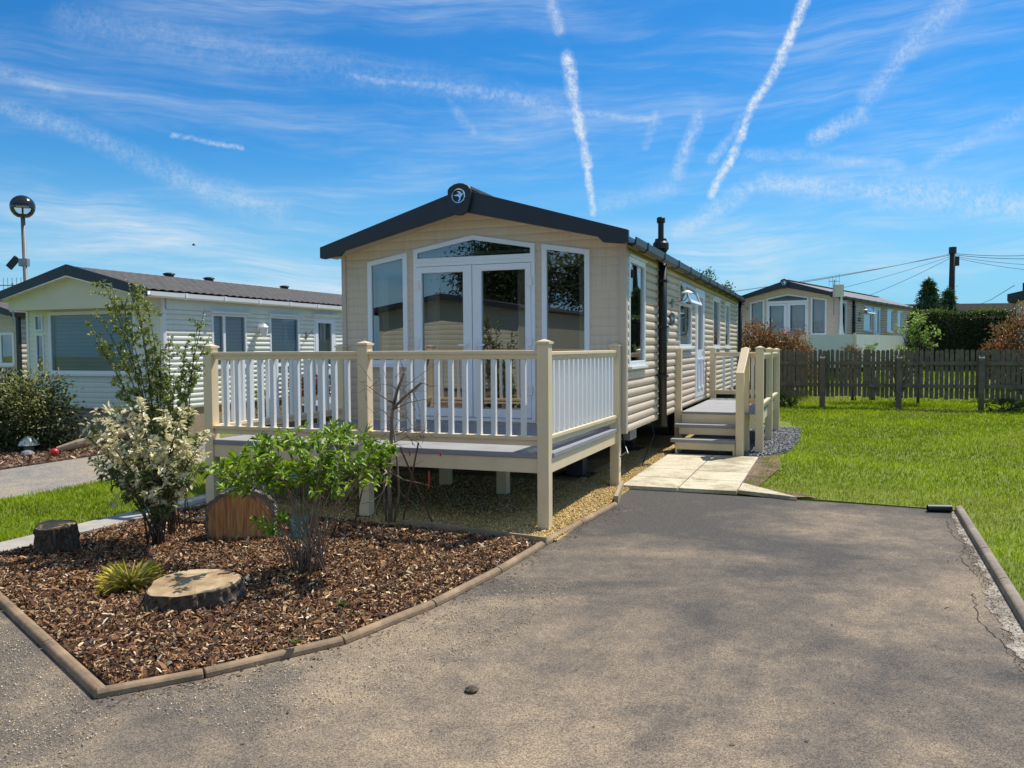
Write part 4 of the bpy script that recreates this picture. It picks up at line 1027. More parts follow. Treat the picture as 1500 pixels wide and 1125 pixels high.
def chips(name, polys, z0, label, size=(.010, .042), cols=None, zf=None):
    """shredded bark: curved slivers lying at all angles"""
    P = np.concatenate([sample_poly(p, n) for p, n in polys]); n = len(P)
    cols = cols or [(.16, .072, .034), (.27, .125, .055), (.065, .033, .02), (.40, .20, .085), (.56, .34, .16), (.17, .075, .036), (.07, .036, .022), (.05, .028, .02)]
    Cc = pal(n, cols, .22); li = rng.random(n) < .08; Cc[li] = pal(int(li.sum()), [(.62, .46, .26), (.72, .60, .42)], .15)
    Ln = rng.uniform(size[0], size[1], n) * (1 + .9*(rng.random(n) < .1)); Wd = Ln*rng.uniform(.14, .38, n)
    az = rng.random(n)*2*math.pi; tl = rng.normal(0, .5, n)
    D = np.stack([np.cos(az)*np.cos(tl), np.sin(az)*np.cos(tl), np.sin(tl)], 1); S = unit(np.cross(D, rdir(n, 2.)))
    B = np.concatenate([P, (z0 + rng.random(n)**1.5*.028)[:, None]], 1)
    if zf is not None: B[:, 2] += zf(P[:, 0], P[:, 1])
    U = np.cross(S, D); L2, W2 = (Ln/2)[:, None], (Wd/2)[:, None]
    V = np.stack([B-D*L2-S*W2*.6, B-D*L2+S*W2, B+S*W2*1.1+U*Ln[:, None]*.07, B+D*L2+S*W2*.5, B+D*L2-S*W2*.7, B-S*W2+U*Ln[:, None]*.07], 1)
    return tag(np_mesh(name, V, [(0,1,2,5),(5,2,3,4)], 6, 'chip', Cc), label, None, None, 'stuff')
chips('bark_mulch', [(bed, 84000), ([(-.56, 5.24), (-.16, 6.02), (.19, 6.83), (-1.05, 7.47), (-2, 5.5), (-1.5, 4.2), (-.98, 4.58)], 9000)], .024, 'shredded brown bark mulch covering the flower bed')
chips('bark_mulch', [(bark2, 9000)], .010, 'reddish bark mulch in front of the pale green caravan', size=(.03, .08), cols=[(.20, .10, .055), (.30, .17, .09), (.12, .06, .035), (.38, .25, .15)])
# stray chips and litter spilt on the asphalt beside the edging
sp = []
for (a, b) in zip(E1[:-1], E1[1:]):
    for _ in range(60):
        t = random.random(); dx, dy = b[0]-a[0], b[1]-a[1]; l = math.hypot(dx, dy); k = abs(random.gauss(0, .09)); sp.append((a[0]+dx*t + dy/l*k, a[1]+dy*t - dx/l*k))
for _ in range(70): sp.append((random.uniform(-2.6, 3.5), random.uniform(2.6, 8)))
sp = np.array(sp); n = len(sp); az = rng.random(n)*6.28; D = np.stack([np.cos(az), np.sin(az), rng.normal(0, .1, n)], 1); lv = Leaves()
lv.add(np.concatenate([sp, np.full((n, 1), .006)], 1), D, rdir(n, 4), rng.uniform(.012, .035, n), rng.uniform(.005, .012, n), pal(n, [(.08, .045, .03), (.2, .12, .06), (.05, .035, .03), (.3, .22, .12)]))
tag(lv.build('leaf_litter', 'chip', fold=.1), 'specks of bark and dead leaf blown onto the driveway', None, None, 'stuff')

def pebbles(name, polys, z0, size, cols, label, power=0):
    P = np.concatenate([sample_poly(p, n, 7.2, power) for p, n in polys]); n = len(P); s = rng.uniform(size[0], size[1], n)[:, None]
    B = np.concatenate([P, (z0 + rng.random(n)*.012)[:, None]], 1)
    a = rdir(n); b = unit(np.cross(a, rdir(n))); c = np.cross(a, b)
    a, b, c = a*s*rng.uniform(.7, 1.2, (n, 1)), b*s*rng.uniform(.6, 1., (n, 1)), c*s*rng.uniform(.4, .8, (n, 1))
    V = np.stack([B+a, B+b, B-a, B-b, B+c, B-c], 1)
    return tag(np_mesh(name, V, [(0,1,4),(1,2,4),(2,3,4),(3,0,4),(1,0,5),(2,1,5),(3,2,5),(0,3,5)], 6, 'pebble', pal(n, cols, .22)), label, None, None, 'stuff')
kb_ = [tuple(k0 + kd*t_) for t_ in (0., 4.8)]; kb_ = kb_ + [(kb_[1][0]-.13, kb_[1][1]+.05), (kb_[0][0]-.06, kb_[0][1]+.02)]
pebbles('kerb_grit', [(kb_, 1500)], -.002, (.002, .0065), [(.30, .24, .17), (.20, .16, .12), (.45, .36, .24), (.14, .11, .08)], 'loose grit and crumbs gathered along the kerb')
gr = [(.62, .48, .28), (.48, .36, .2), (.7, .6, .42), (.30, .26, .22)]
pebbles('sand_grains', [([(-4.4, 2.6), (-1.8, 2.6), (-1.75, 3.6), (-2.0, 3.8), (-4.2, 6.1), (-4.6, 5.0)], 16000), ([(-1.9, 3.8), (-.9, 4.45), (-.4, 5.1), (0, 5.9), (.5, 5.8), (0, 4.6), (-1.0, 3.4)], 3500)], -.004, (.003, .0065), gr, 'sandy grit scattered on the asphalt around the bed')
yg = [(.62, .44, .15), (.72, .54, .24), (.50, .33, .10), (.72, .60, .36), (.56, .37, .12)]
pebbles('gravel_stones', [(uv((-.5, -.37), (.225, -.37), (.225, 2.35), (-.5, 2.35)), 9000), (uv((-.5, 2.36), (.11, 2.36), (.11, 6.2), (-.5, 6.2)), 6000), (uv((-3.8, -.35), (-.5, -.35), (-.5, 2.6), (-3.8, 2.6)), 8000)], .022, (.007, .014), yg, 'loose yellow gravel under and beside the deck')
pebbles('slate_chippings', [(uv((.9, 5.6), (1.46, 5.56), (1.80, 6.3), (1.92, 8.0), (1.86, 10.2), (.9, 10.2)), 4200)], .036, (.014, .03), [(.13, .135, .145), (.2, .2, .21), (.08, .085, .09), (.30, .30, .30)], 'grey slate chippings around the side step posts')

# ------------------------------------------------------------------ logs in the bed
def irregular(r, n, amp, seed):
    q = random.Random(seed); ph = [q.random()*6.28 for _ in range(5)]
    return [r*(1 + amp*(.5*math.sin(2*t+ph[0]) + .4*math.sin(3*t+ph[1]) + .25*math.sin(7*t+ph[2]) + .15*math.sin(13*t+ph[3]))) for t in [2*math.pi*i/n for i in range(n)]]
def log_disc(name, label, loc, r, h, tilt, rz, face, seed, amp=.10, flare=.12):
    n = 72; rr = irregular(r, n, amp, seed); q = random.Random(seed+5)
    t = empty(name, loc, rz, label, 'log'); t.rotation_euler = (tilt[0], tilt[1], rz)
    b = MB(); lv_ = 6
    for j in range(lv_+1):
        f_ = j/lv_
        for i in range(n):
            th = 2*math.pi*i/n; k = rr[i]*(1 + flare*(1-f_)**1.5) + (.012*math.sin(i*2.1+j*.6) + q.uniform(-.006, .006) if j < lv_ else .0)
            b.v.append((k*math.cos(th), k*math.sin(th), h*f_ - .02*(j == 0)))
    for j in range(lv_):
        for i in range(n):
            i2 = (i+1) % n; b.f.append((j*n+i, j*n+i2, (j+1)*n+i2, (j+1)*n+i))
    b.build('bark', 'bark', t)
    fcm = MB(); 
    for f_ in (.96, .7, .4):
        for i in range(n):
            th = 2*math.pi*i/n; fcm.v.append((rr[i]*f_*math.cos(th), rr[i]*f_*math.sin(th), h + .004 + .010*math.sin(th*2+seed)*f_ + q.uniform(-.0015, .0015)))
    fcm.v.append((0, 0, h+.006)); 
    for j in range(2):
        for i in range(n): i2 = (i+1) % n; fcm.f.append((j*n+i2, j*n+i, (j+1)*n+i, (j+1)*n+i2))
    for i in range(n): fcm.f.append((2*n+(i+1) % n, 2*n+i, 3*n))
    k0_ = len(fcm.v)
    for i in range(n):
        th = 2*math.pi*i/n; fcm.v.append((rr[i]*math.cos(th), rr[i]*math.sin(th), h-.006))
    for i in range(n): i2 = (i+1) % n; fcm.f.append((i, i2, k0_+i2, k0_+i))
    o = fcm.build('cut_face', face, t)
    for p in o.data.polygons: pass
    return t
log_disc('log_slice', 'broad low log slice with dappled sawn top lying in the mulch', (-2.06, 5.29, .02), .27, .13, (R(3), R(-3), 0), .4, 'wood_pale', 3)
log_disc('log_stump', 'small log stump standing by the concrete path', (-3.70, 6.63, .045), .145, .20, (R(2), R(-4), 0), 1.0, 'wood_pale', 11, .05, .06)
# upright half slice
hl_ = empty('log_slice', (-2.33, 6.98, .03), R(8), 'upright half-round log slab with orange sawn face behind the leafy shrub', 'log')
n = 90; prof = [(-.27, 0)]; q = random.Random(2)
for i in range(n+1):
    t_ = math.pi*(1 - i/n); k_ = 1 + .025*math.sin(5*t_) + q.uniform(-.022, .022); prof.append((.287*math.cos(t_)*k_, .13 + .30*abs(math.sin(t_))**.62*k_*(1+.03*math.sin(9*t_))))
prof.append((.275, 0))
Th = lambda a, d, z: (a, -d, z)
inn = [(a*.915, .0 + z*.93) for a, z in prof]
MB().ring(prof, inn, Th, -.16, .006).build('bark', 'bark_grey', hl_)
fm = MB().prism(inn, Th, -.15, -.004).build('cut_face', 'wood_face', hl_); hl_.rotation_euler = (R(-6), 0, R(8))

# ------------------------------------------------------------------ shrubs
def stem_curve(a, b, bend, k=7):
    a, b = Vector(a), Vector(b); mid = (a+b)/2 + Vector(bend)
    return [a*(1-t)**2 + mid*2*t*(1-t) + b*t*t for t in [i/(k-1) for i in range(k)]]
def on_curve(pts, t):
    f_ = t*(len(pts)-1); i = min(int(f_), len(pts)-2); return pts[i].lerp(pts[i+1], f_-i), (pts[i+1]-pts[i]).normalized()
def shrub(name, label, base, tips, leaf_fn, stem_m='stem', r0=.012, r1=.003, bend=.12, spread=.05, cat='shrub', twigs=0, tw_len=.12, group=None, fold=.25, curl=.15):
    base = Vector(base); t = empty(name, base, 0, label, cat, group)
    sm = MB(); lv = Leaves()
    for tp in tips:
        tp = Vector(tp); hd = Vector((tp.x-base.x, tp.y-base.y, 0))
        a = base + Vector((random.gauss(0, spread), random.gauss(0, spread), -.01))
        pts = stem_curve(a, tp, (-hd.x*.25 + random.gauss(0, bend)*.3, -hd.y*.25 + random.gauss(0, bend)*.3, .08*(tp-a).length))
        m = len(pts); sm.tube(pts, [r0 + (r1-r0)*i/(m-1) for i in range(m)], 6)
        leaf_fn(lv, pts, 1.)
        for _ in range(twigs):
            p, d = on_curve(pts, random.uniform(.35, .97)); e = p + (d*.5 + Vector(rdir(1, .25)[0])).normalized()*tw_len*random.uniform(.5, 1.2)
            tw = stem_curve(p, e, (0, 0, .02), 4); sm.tube(tw, [r1, r1*.8, r1*.7, r1*.5], 4); leaf_fn(lv, tw, .6)
    sm.build('stem', stem_m, t, smooth=True, off=base)
    if lv.P: lv.build('foliage', 'leaf', t, off=base, fold=fold, curl=curl)
    return t
def leaves_along(lv, pts, t0, t1, n, ln, wd, cols, up=.5, out=.9, jit=.15):
    if n < 1: return
    P = []; D = []; Nn = []
    for i in range(n):
        t = random.uniform(t0, t1); p, d = on_curve(pts, t); r = Vector(rdir(1)[0]); r -= d*r.dot(d); r.normalize()
        dd = (d*random.uniform(.2, .7) + r*out); P.append(p); D.append(dd); nn = Vector((0, 0, 1)) - dd*dd.z; Nn.append(nn + Vector(rdir(1)[0])*up)
    lv.add(P, D, Nn, ln*rng.uniform(.65, 1.2, n), wd*rng.uniform(.7, 1.2, n), pal(n, cols, jit))

# 1 variegated shrub
gb = (-2.97, 6.81, .05)
def tip_px(lst, Y, j=.25): return [at(x, y, Y + random.uniform(-j, j)) for x, y in lst]
tips = tip_px([(140,600),(165,590),(150,640),(190,615),(215,625),(240,600),(265,610),(285,600),(275,645),(290,660),(250,650),(205,590),(135,680),(160,690),(255,690),(280,700),(225,660),(180,655),(300,640),(128,640),(210,700),(240,715)], 6.85, .42)
def lf(lv, pts, s):
    z = pts[-1].z
    pale = [(.84, .76, .46), (.90, .84, .60), (.74, .68, .38)]; grn = [(.09, .13, .045), (.14, .18, .06), (.22, .25, .10)]
    if s == 1.: leaves_along(lv, pts, .30, .8, 16, .058, .028, grn); leaves_along(lv, pts, .75, 1., 18, .058, .028, pale if z > .7 else grn)
    else: leaves_along(lv, pts, .1, 1., 11, .06, .029, pale if random.random() < (.85 if pts[-1].z > .72 else .3) else grn)
shrub('variegated_shrub', 'bushy shrub with creamy white and green leaves at the left of the bed', gb, tips, lf, 'stem_dark', .0085, .003, twigs=13, tw_len=.14, spread=.035)
# 2 tall slender shrub growing up behind it
tips = tip_px([(150,408),(163,418),(178,440),(196,418),(213,430),(140,452),(128,470),(216,470),(186,410),(205,455),(160,450),(235,500),(246,488),(225,520),(300,452),(290,470),(308,490),(272,505),(255,545),(140,500)], 7.25, .12)
def lf(lv, pts, s):
    c = [(.27, .34, .07), (.38, .44, .11), (.17, .22, .05), (.48, .52, .18)]
    if s == 1.: leaves_along(lv, pts, .45, 1., 42, .028, .018, c, up=.8)
    else: leaves_along(lv, pts, .1, 1., 25, .028, .017, c, up=.8)
shrub('tall_shrub', 'tall slender shrub with small olive leaves rising above the variegated shrub', (-3.02, 7.2, .05), tips, lf, 'stem_dark', .0065, .0025, twigs=19, tw_len=.14, bend=.06, spread=.08)
# 3 leafy hydrangea
tips = tip_px([(330,688),(345,680),(375,655),(395,645),(420,640),(440,645),(470,632),(490,628),(505,628),(520,640),(545,652),(562,655),(360,665),(400,675),(445,668),(480,665),(510,672),(535,682),(350,700),(385,705),(420,705),(460,700),(495,705),(530,700),(400,690),(440,690),(475,685),(555,672)], 6.05, .38) + tip_px([(372,762),(395,772),(412,757)], 5.75, .1)
def lf(lv, pts, s):
    c = [(.19, .33, .020), (.28, .43, .028), (.10, .20, .018), (.38, .52, .05)]
    if s == 1.: leaves_along(lv, pts, .84, 1., 9, .082, .033, c, up=.5); leaves_along(lv, pts, .97, 1., 6, .06, .024, c, up=.4, out=.45)
    else: leaves_along(lv, pts, .45, 1., 5, .076, .031, c, up=.5); leaves_along(lv, pts, .92, 1., 5, .055, .022, c, up=.4, out=.45)
def shrub_twig_hi(*a, **k): return shrub(*a, **k)
t = shrub('leafy_shrub', 'bright green leafy shrub on thin bare stems in front of the deck', (-1.49, 5.92, .05), tips, lf, 'stem', .0055, .0025, bend=.14, spread=.07, twigs=0)
lv = Leaves(); sm = MB()
for tp in tips:
    for _ in range(6 if tp.z > .6 else 1):
        e = tp + Vector((random.gauss(0, .08), random.gauss(0, .11), random.uniform(-.09, .05))); p = Vector((tp.x*.75 - 1.49*.25, tp.y*.75+5.95*.25, tp.z-.16))
        tw = stem_curve(p, e, (0, 0, .02), 4); sm.tube(tw, [.003, .0027, .0024, .002], 5); lf(lv, tw, .6)
for _ in range(22):
    a = Vector((-1.49+random.gauss(0, .06), 5.92+random.gauss(0, .06), .05)); e = a + Vector((random.gauss(0, .17), random.gauss(0, .15), random.uniform(.25, .62)))
    sm.tube(stem_curve(a, e, (0, 0, .05), 5), [.0045, .004, .0036, .003, .0025], 5)
sm.build('twig', 'stem', t, smooth=True, off=(-1.49, 5.92, .05)); lv.build('leaf_cluster', 'leaf', t, off=(-1.49, 5.92, .05))
# printed plant tag hung among the stems
tg = empty('plant_tag', at(437, 790, 6.12), R(-6), 'printed plant tag with blue flower picture among the shrub stems', 'plant tag')
MB().box(-.068, .068, -.001, .001, .0, .245).build('card', 'timber_pale', tg)
MB().box(-.066, .066, -.0026, -.0014, .005, .175).build('picture', 'print', tg)
MB().tube([(0, .002, .235), (.0, .01, .3), (-.02, .02, .36)], .002, 5).build('string', 'stem_dark', tg); tg.rotation_euler = (R(-7), R(3), R(-6))
# 4 bare pruned shrub
bs = at(572, 777, 7.62); bs.z = .05
t = empty('bare_shrub', bs, 0, 'leafless pruned shrub with cut branches in front of the deck', 'shrub')
sm = MB()
def bp(*pts, Y=7.62, dy=0.): return [at(x, y, Y + dy*i/max(1, len(pts)-1)) for i, (x, y) in enumerate(pts)]
def lift(p): p[0].z = .04; return p
sm.tube(lift(bp((572,777),(571,730),(569,690),(573,650),(574,615),(577,592))), [.021,.019,.018,.018,.017,.016], 8)
sm.tube(bp((577,592),(582,572),(588,556),(593,545)), [.015,.014,.013,.013], 8); sm.tube(bp((575,600),(590,584),(604,572),(618,560), dy=-.2), [.014,.013,.0125,.012], 8)
sm.tube(lift(bp((566,775),(562,720),(566,670),(574,640), dy=.05)), [.012,.011,.010,.008], 7); sm.tube(lift(bp((578,775),(585,720),(582,680),(577,630), dy=-.1)), [.011,.010,.009,.008], 7)
for pts, dy, r_ in (([(593,547),(587,530),(579,512)], .1, .006), ([(575,590),(562,582),(545,570),(528,558)], -.25, .008), ([(577,600),(598,590),(622,585),(640,592)], -.3, .005),
    ([(566,665),(548,650),(530,632),(515,618)], -.4, .007), ([(569,690),(592,703),(612,707),(632,712)], -.4, .008), ([(569,690),(552,702),(540,700)], -.4, .007), ([(574,640),(600,628),(622,630),(640,642)], -.3, .005),
    ([(570,700),(556,730),(545,760)], -.3, .008), ([(574,615),(560,600),(548,605),(538,596)], .2, .005), ([(573,650),(596,640),(612,648),(628,672)], .2, .005), ([(618,560),(630,566),(642,565)], 0, .004), ([(604,572),(612,590),(616,610)], -.2, .004),
    ([(582,572),(566,556),(560,536)], .2, .005), ([(577,592),(590,610),(606,616)], .3, .004), ([(585,720),(606,738),(622,745)], -.2, .006), ([(562,720),(545,735),(530,738)], -.2, .006)):
    sm.tube(bp(*pts, dy=dy), [r_ + (.0018-r_)*i/(len(pts)-1) for i in range(len(pts))], 6)
for _ in range(60):
    x, y = random.choice([(577,592),(574,640),(545,570),(600,590),(569,690),(530,632),(590,610),(560,650),(585,560),(612,640)])
    p = at(x+random.gauss(0, 8), y+random.gauss(0, 8), 7.62+random.gauss(0, .1)); e = p + Vector((random.gauss(0, .17), random.gauss(0, .15), random.gauss(.06, .12)))
    sm.tube(stem_curve(p, e, (random.gauss(0, .04), 0, random.gauss(0, .04)), 5), [.003, .0028, .0025, .002, .0015], 4)
sm.build('branch', 'stem', t, smooth=True, off=bs)
for x, y, l_ in ((568, 648, .07), (628, 690, .16), (645, 662, .04), (600, 660, .05)):
    p = at(x, y, 7.35); MB().tube([p, p + Vector((.004, 0, -l_*.5)), p + Vector((-.003, 0, -l_))], [.007, .01, .005], 6).build('red_tie', 'red', t, off=bs)
for i, (a, b, lb) in enumerate((((613,648),(590,772), 'reddish cane leaning left beside the bare shrub'), ((586,655),(633,772), 'reddish cane leaning right across the bare shrub'), ((548,640),(520,775), 'reddish cane leaning toward the middle deck post'))):
    p, q_ = at(*a, 7.35), at(*b, 7.55); q_.z = .05; tag(MB().tube([p, q_], .008, 7).build('garden_cane', 'cane', off=q_, loc=q_), lb, 'cane')
# 5 yellow grass tuft
tb = Vector((-2.62, 5.56, .05)); t = empty('grass_tuft', tb, 0, 'yellow green tuft of ornamental grass beside the log slice', 'plant')
lv = Leaves(); n = 900; az = rng.random(n)*6.28; el = rng.uniform(.3, 1.45, n); D = np.stack([np.cos(az)*np.cos(el), np.sin(az)*np.cos(el), np.sin(el)], 1)
lv.add(np.stack([tb.x+np.cos(az)*.10*rng.random(n), tb.y+np.sin(az)*.10*rng.random(n), np.full(n, tb.z)], 1), D, np.tile((0, 0, 1.), (n, 1)), rng.uniform(.09, .21, n), rng.uniform(.002, .0036, n), pal(n, [(.88, .80, .14), (.95, .86, .28), (.66, .66, .10), (.85, .72, .36)], .15))
lv.build('blades', 'leaf', t, off=tb, curl=.5, fold=.1); t.scale = (.85, .85, .9)
# small weeds in the mulch
for i, (x, y, lb) in enumerate(((432, 945, 'tiny green weed near the front edging stones'), (500, 888, 'tiny green weed in the mulch right of the leafy shrub'))):
    d = ray(x, y); s_ = (.06-CAM_H)/d[2]; wb_ = Vector((d[0]*s_, d[1]*s_, .06)); lv = Leaves(); n = 18; az = rng.random(n)*6.28
    lv.add(np.tile(wb_, (n, 1)), np.stack([np.cos(az), np.sin(az), rng.uniform(.4, 1.4, n)], 1), np.tile((0, 0, 1.), (n, 1)), rng.uniform(.03, .06, n), rng.uniform(.012, .02, n), pal(n, [(.15, .25, .03), (.1, .16, .03)]))
    o = lv.build('weed', 'leaf', off=wb_); o.location = wb_; tag(o, lb, 'weed')

# ------------------------------------------------------------------ leafy masses farther off
def crown(name, label, base, blobs, n, ln, wd, cols, cat='shrub', group=None, trunk=None, stem_m='stem_dark', clump=.16, up=.3, hollow=.55, leaf_m='leaf', sprigs=0, tops=None):
    """blobs: (x, y, z, rx, ry, rz) relative to base; leaves sit in clumps through the outer half of each"""
    base = Vector(base); t = empty(name, base, 0, label, cat, group); lv = Leaves(); tot = sum(b[3]*b[4]*b[5] for b in blobs); sm = MB()
    for b in blobs:
        k = int(n * b[3]*b[4]*b[5]/tot); nc = max(6, k//22)
        cd = rdir(nc); cr_ = rng.uniform(hollow, 1.02, (nc, 1)); cc = np.array(b[:3]) + cd*cr_*np.array(b[3:6])
        cc = cc[cc[:, 2] > -.0] if len(cc) else cc; nc = len(cc); j = rng.integers(0, nc, k)
        P = cc[j] + rng.normal(0, clump*min(b[3:6]), (k, 3)); P[:, 2] = np.maximum(P[:, 2], .02)
        D = unit(P - np.array(b[:3])) + rdir(k)*.8; Cc = pal(k, cols, .16)*rng.uniform(.75, 1.25, (nc, 1))[j]
        if tops: 
            f_ = np.clip((P[:, 2]-np.array(b[2]))/b[5], 0, 1)[:, None]; pick = rng.random((k, 1)) < f_*.9; Cc = np.where(pick, pal(k, tops, .16), Cc)
        lv.add(P, D, rdir(k, .8), ln*rng.uniform(.6, 1.25, k), wd*rng.uniform(.7, 1.2, k), Cc)
        for c_ in cc[::max(1, nc//10)]:
            sm.tube(stem_curve((random.gauss(0, .03), random.gauss(0, .03), trunk[0]*.6 if trunk else 0), c_, (0, 0, .1), 5), [.018, .015, .012, .008, .004] if not trunk else [trunk[1]*.5, trunk[1]*.4, trunk[1]*.3, trunk[1]*.2, trunk[1]*.1], 5)
    if trunk: sm.tube([(0, 0, -.1), (trunk[1]*.2, 0, trunk[0]*.5), (0, 0, trunk[0]), (0, 0, trunk[0]*1.5)], [trunk[1], trunk[1]*.85, trunk[1]*.7, trunk[1]*.35], 8)
    sm.build('trunk' if trunk else 'stem', stem_m, t, smooth=True); lv.build('crown' if trunk else 'foliage', leaf_m, t)
    return t
dark = [(.07, .09, .022), (.11, .13, .035), (.045, .06, .018)]; gold = [(.48, .46, .12), (.56, .52, .2), (.28, .30, .08)]
crown('rounded_bush', 'dense rounded bush with yellow green tips before the pale green caravan', at(62, 660, 13.7)*Vector((1,1,0)) if False else Vector((-8.05, 13.7, 0)), [(0, 0, .55, .72, .6, .62), (-.35, .1, .45, .5, .5, .5), (.32, .0, .42, .45, .5, .45), (.15, 0, .95, .4, .4, .38)], 7200, .065, .03, dark, tops=gold, clump=.2)
crown('dark_bush', 'dark evergreen bush at the left picture edge', Vector((-8.72, 13.9, 0)), [(0, 0, .5, .45, .5, .6), (.0, .1, 1.05, .3, .3, .3)], 3000, .06, .028, [(.03, .05, .018), (.045, .07, .02), (.02, .035, .012)])
pho = [(.30, .09, .04), (.42, .14, .06), (.18, .11, .035), (.22, .22, .06), (.48, .22, .09), (.12, .14, .035)]
crown('photinia_bush', 'red and green photinia bush nearest the side steps beyond the fence', (7.5, 25.3, .2), [(0, 0, 1.2, .68, .7, 1.0), (.3, .1, .95, .6, .6, .85), (-.4, 0, .9, .5, .6, .9)], 8500, .085, .04, pho, group='photinia bushes beyond the fence')
crown('photinia_bush', 'red and green photinia bush before the patio doors of the far caravan', (8.55, 25.3, .2), [(0, 0, 1.05, .65, .7, .85), (-.35, 0, .9, .5, .5, .9), (.4, .1, .8, .4, .5, .6)], 8000, .085, .04, pho, group='photinia bushes beyond the fence')
crown('photinia_bush', 'large red and green photinia bush at the right picture edge', (14.8, 23.8, .2), [(0, 0, 1.35, .75, .9, 1.15), (-.6, 0, .9, .55, .6, .75), (.7, 0, .95, .8, .8, .85)], 9500, .10, .045, pho + [(.30, .09, .04)], group='photinia bushes beyond the fence')
crown('sapling', 'young yellow green tree with open branches rising behind the fence', (11.22, 22.75, 0), [(0, 0, 2.35, .22, .3, .32), (-.38, 0, 2.05, .26, .25, .13), (.40, 0, 2.05, .22, .25, .16), (.05, 0, 1.85, .35, .3, .16), (-.25, .1, 1.55, .35, .3, .12), (.3, 0, 1.62, .28, .3, .1)], 900, .08, .04, [(.36, .48, .06), (.46, .56, .12), (.24, .36, .05)], 'tree', trunk=(1.5, .045), hollow=.2, clump=.3)
crown('golden_shrub', 'low yellow green shrub at the foot of the sapling', (10.95, 23.4, .1), [(0, 0, 1.2, .42, .4, .34), (.5, .1, 1.15, .3, .3, .25)], 1200, .07, .03, [(.38, .42, .06), (.28, .34, .05), (.2, .28, .04)])
crown('reddish_shrub', 'small bronze leaved shrub before the glass screen of the far caravan', (9.72, 23.5, .1), [(0, 0, 1.15, .3, .3, .4)], 900, .09, .025, [(.25, .16, .08), (.14, .15, .05), (.35, .22, .12)])
crown('pale_shrub', 'small pale green shrub between the bronze shrub and the sapling', (10.32, 23.6, .1), [(0, 0, 1.25, .22, .25, .4)], 500, .07, .03, [(.25, .36, .08), (.33, .42, .13)])
crown('fence_plant', 'small leafy plant at the fence foot by the right picture edge', (11.95, 19.95, 0), [(0, 0, .14, .5, .2, .2), (.45, -.1, .12, .3, .2, .16)], 900, .06, .035, [(.10, .15, .04), (.06, .10, .03), (.18, .22, .07)])
crown('fence_plant', 'small dark plant at the fence foot behind the side steps', (7.35, 22.3, 0), [(0, 0, .15, .4, .25, .22)], 700, .06, .03, [(.05, .09, .02), (.08, .13, .03)])
# clipped hedge
hg = empty('clipped_hedge', (18.4, 33, .5), R(-6), 'tall clipped dark green hedge beyond the fence', 'hedge'); lv = Leaves(); n = 15000
P = np.stack([rng.uniform(-2.0, 1.75, n), rng.uniform(-.7, .7, n), rng.uniform(-.3, 2.47, n)], 1); f_ = rng.random(n)
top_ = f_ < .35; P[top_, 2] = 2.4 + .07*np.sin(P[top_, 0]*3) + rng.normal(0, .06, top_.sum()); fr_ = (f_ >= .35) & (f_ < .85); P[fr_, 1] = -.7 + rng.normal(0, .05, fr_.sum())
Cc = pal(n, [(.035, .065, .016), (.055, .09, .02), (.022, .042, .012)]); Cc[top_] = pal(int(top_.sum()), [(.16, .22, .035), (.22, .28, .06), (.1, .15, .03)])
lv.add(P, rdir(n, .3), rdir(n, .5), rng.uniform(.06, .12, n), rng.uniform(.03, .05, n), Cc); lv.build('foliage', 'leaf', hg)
MB().box(-1.85, 1.6, -.45, .45, -.3, 2.2).build('inner_growth', 'stem_dark', hg)
# feathery conifers
def conifer(label, base, h, r, n, group):
    t = empty('conifer', base, 0, label, 'tree', group); lv = Leaves(); sm = MB(); sm.tube([(0, 0, -.2), (0, 0, h*.6), (.03, 0, h)], [.12, .07, .012], 8)
    m = n//14
    for _ in range(m):
        z = h*(.05 + .93*random.random()**1.15); rr = r*(1-(z/h)**1.2)*random.choice((.5, .8, 1., 1.25))*random.uniform(.7, 1.1)+.05; az = random.random()*6.28
        e = Vector((math.cos(az)*rr, math.sin(az)*rr, z + .25*rr)); p = Vector((0, 0, max(.1, z-.3*rr))); pts = stem_curve(p, e, (0, 0, -.08), 4)
        if random.random() < .25: sm.tube(pts, [.014, .011, .008, .004], 4)
        leaves_along(lv, pts, .45, 1.05 if False else 1., 14, .24, .036, [(.08, .14, .05), (.12, .19, .07), (.05, .09, .035), (.18, .25, .10)], up=.8, out=.6)
    sm.build('trunk', 'stem_dark', t); lv.build('crown', 'needle', t); return t
conifer('taller feathery conifer left of the telegraph pole', (17.15, 34, .6), 3.75, 1.25, 5200, 'feathery conifers')
conifer('feathery conifer touching the telegraph pole', (18.1, 34.3, .6), 3.35, .95, 3400, 'feathery conifers')
conifer('low feathery conifer on the far caravan side', (16.6, 33.6, .6), 2.75, .85, 2400, 'feathery conifers')
for x, y, Y, lb in ((1035, 400, 31, 'small tree top showing above the main caravan roof'), (1062, 420, 32, 'lower tree top showing beside the main caravan roof end')):
    p = at(x, y, Y); crown('tree', lb, (p.x, p.y, .3), [(0, 0, p.z-.6, .35, .35, .38), (.25, 0, p.z-1.0, .35, .35, .3), (-.2, 0, p.z-1.2, .4, .4, .4)], 1100, .10, .05, [(.10, .18, .03), (.16, .24, .05), (.07, .12, .02)], 'tree', trunk=(p.z-1.6, .05), hollow=.3, clump=.3)
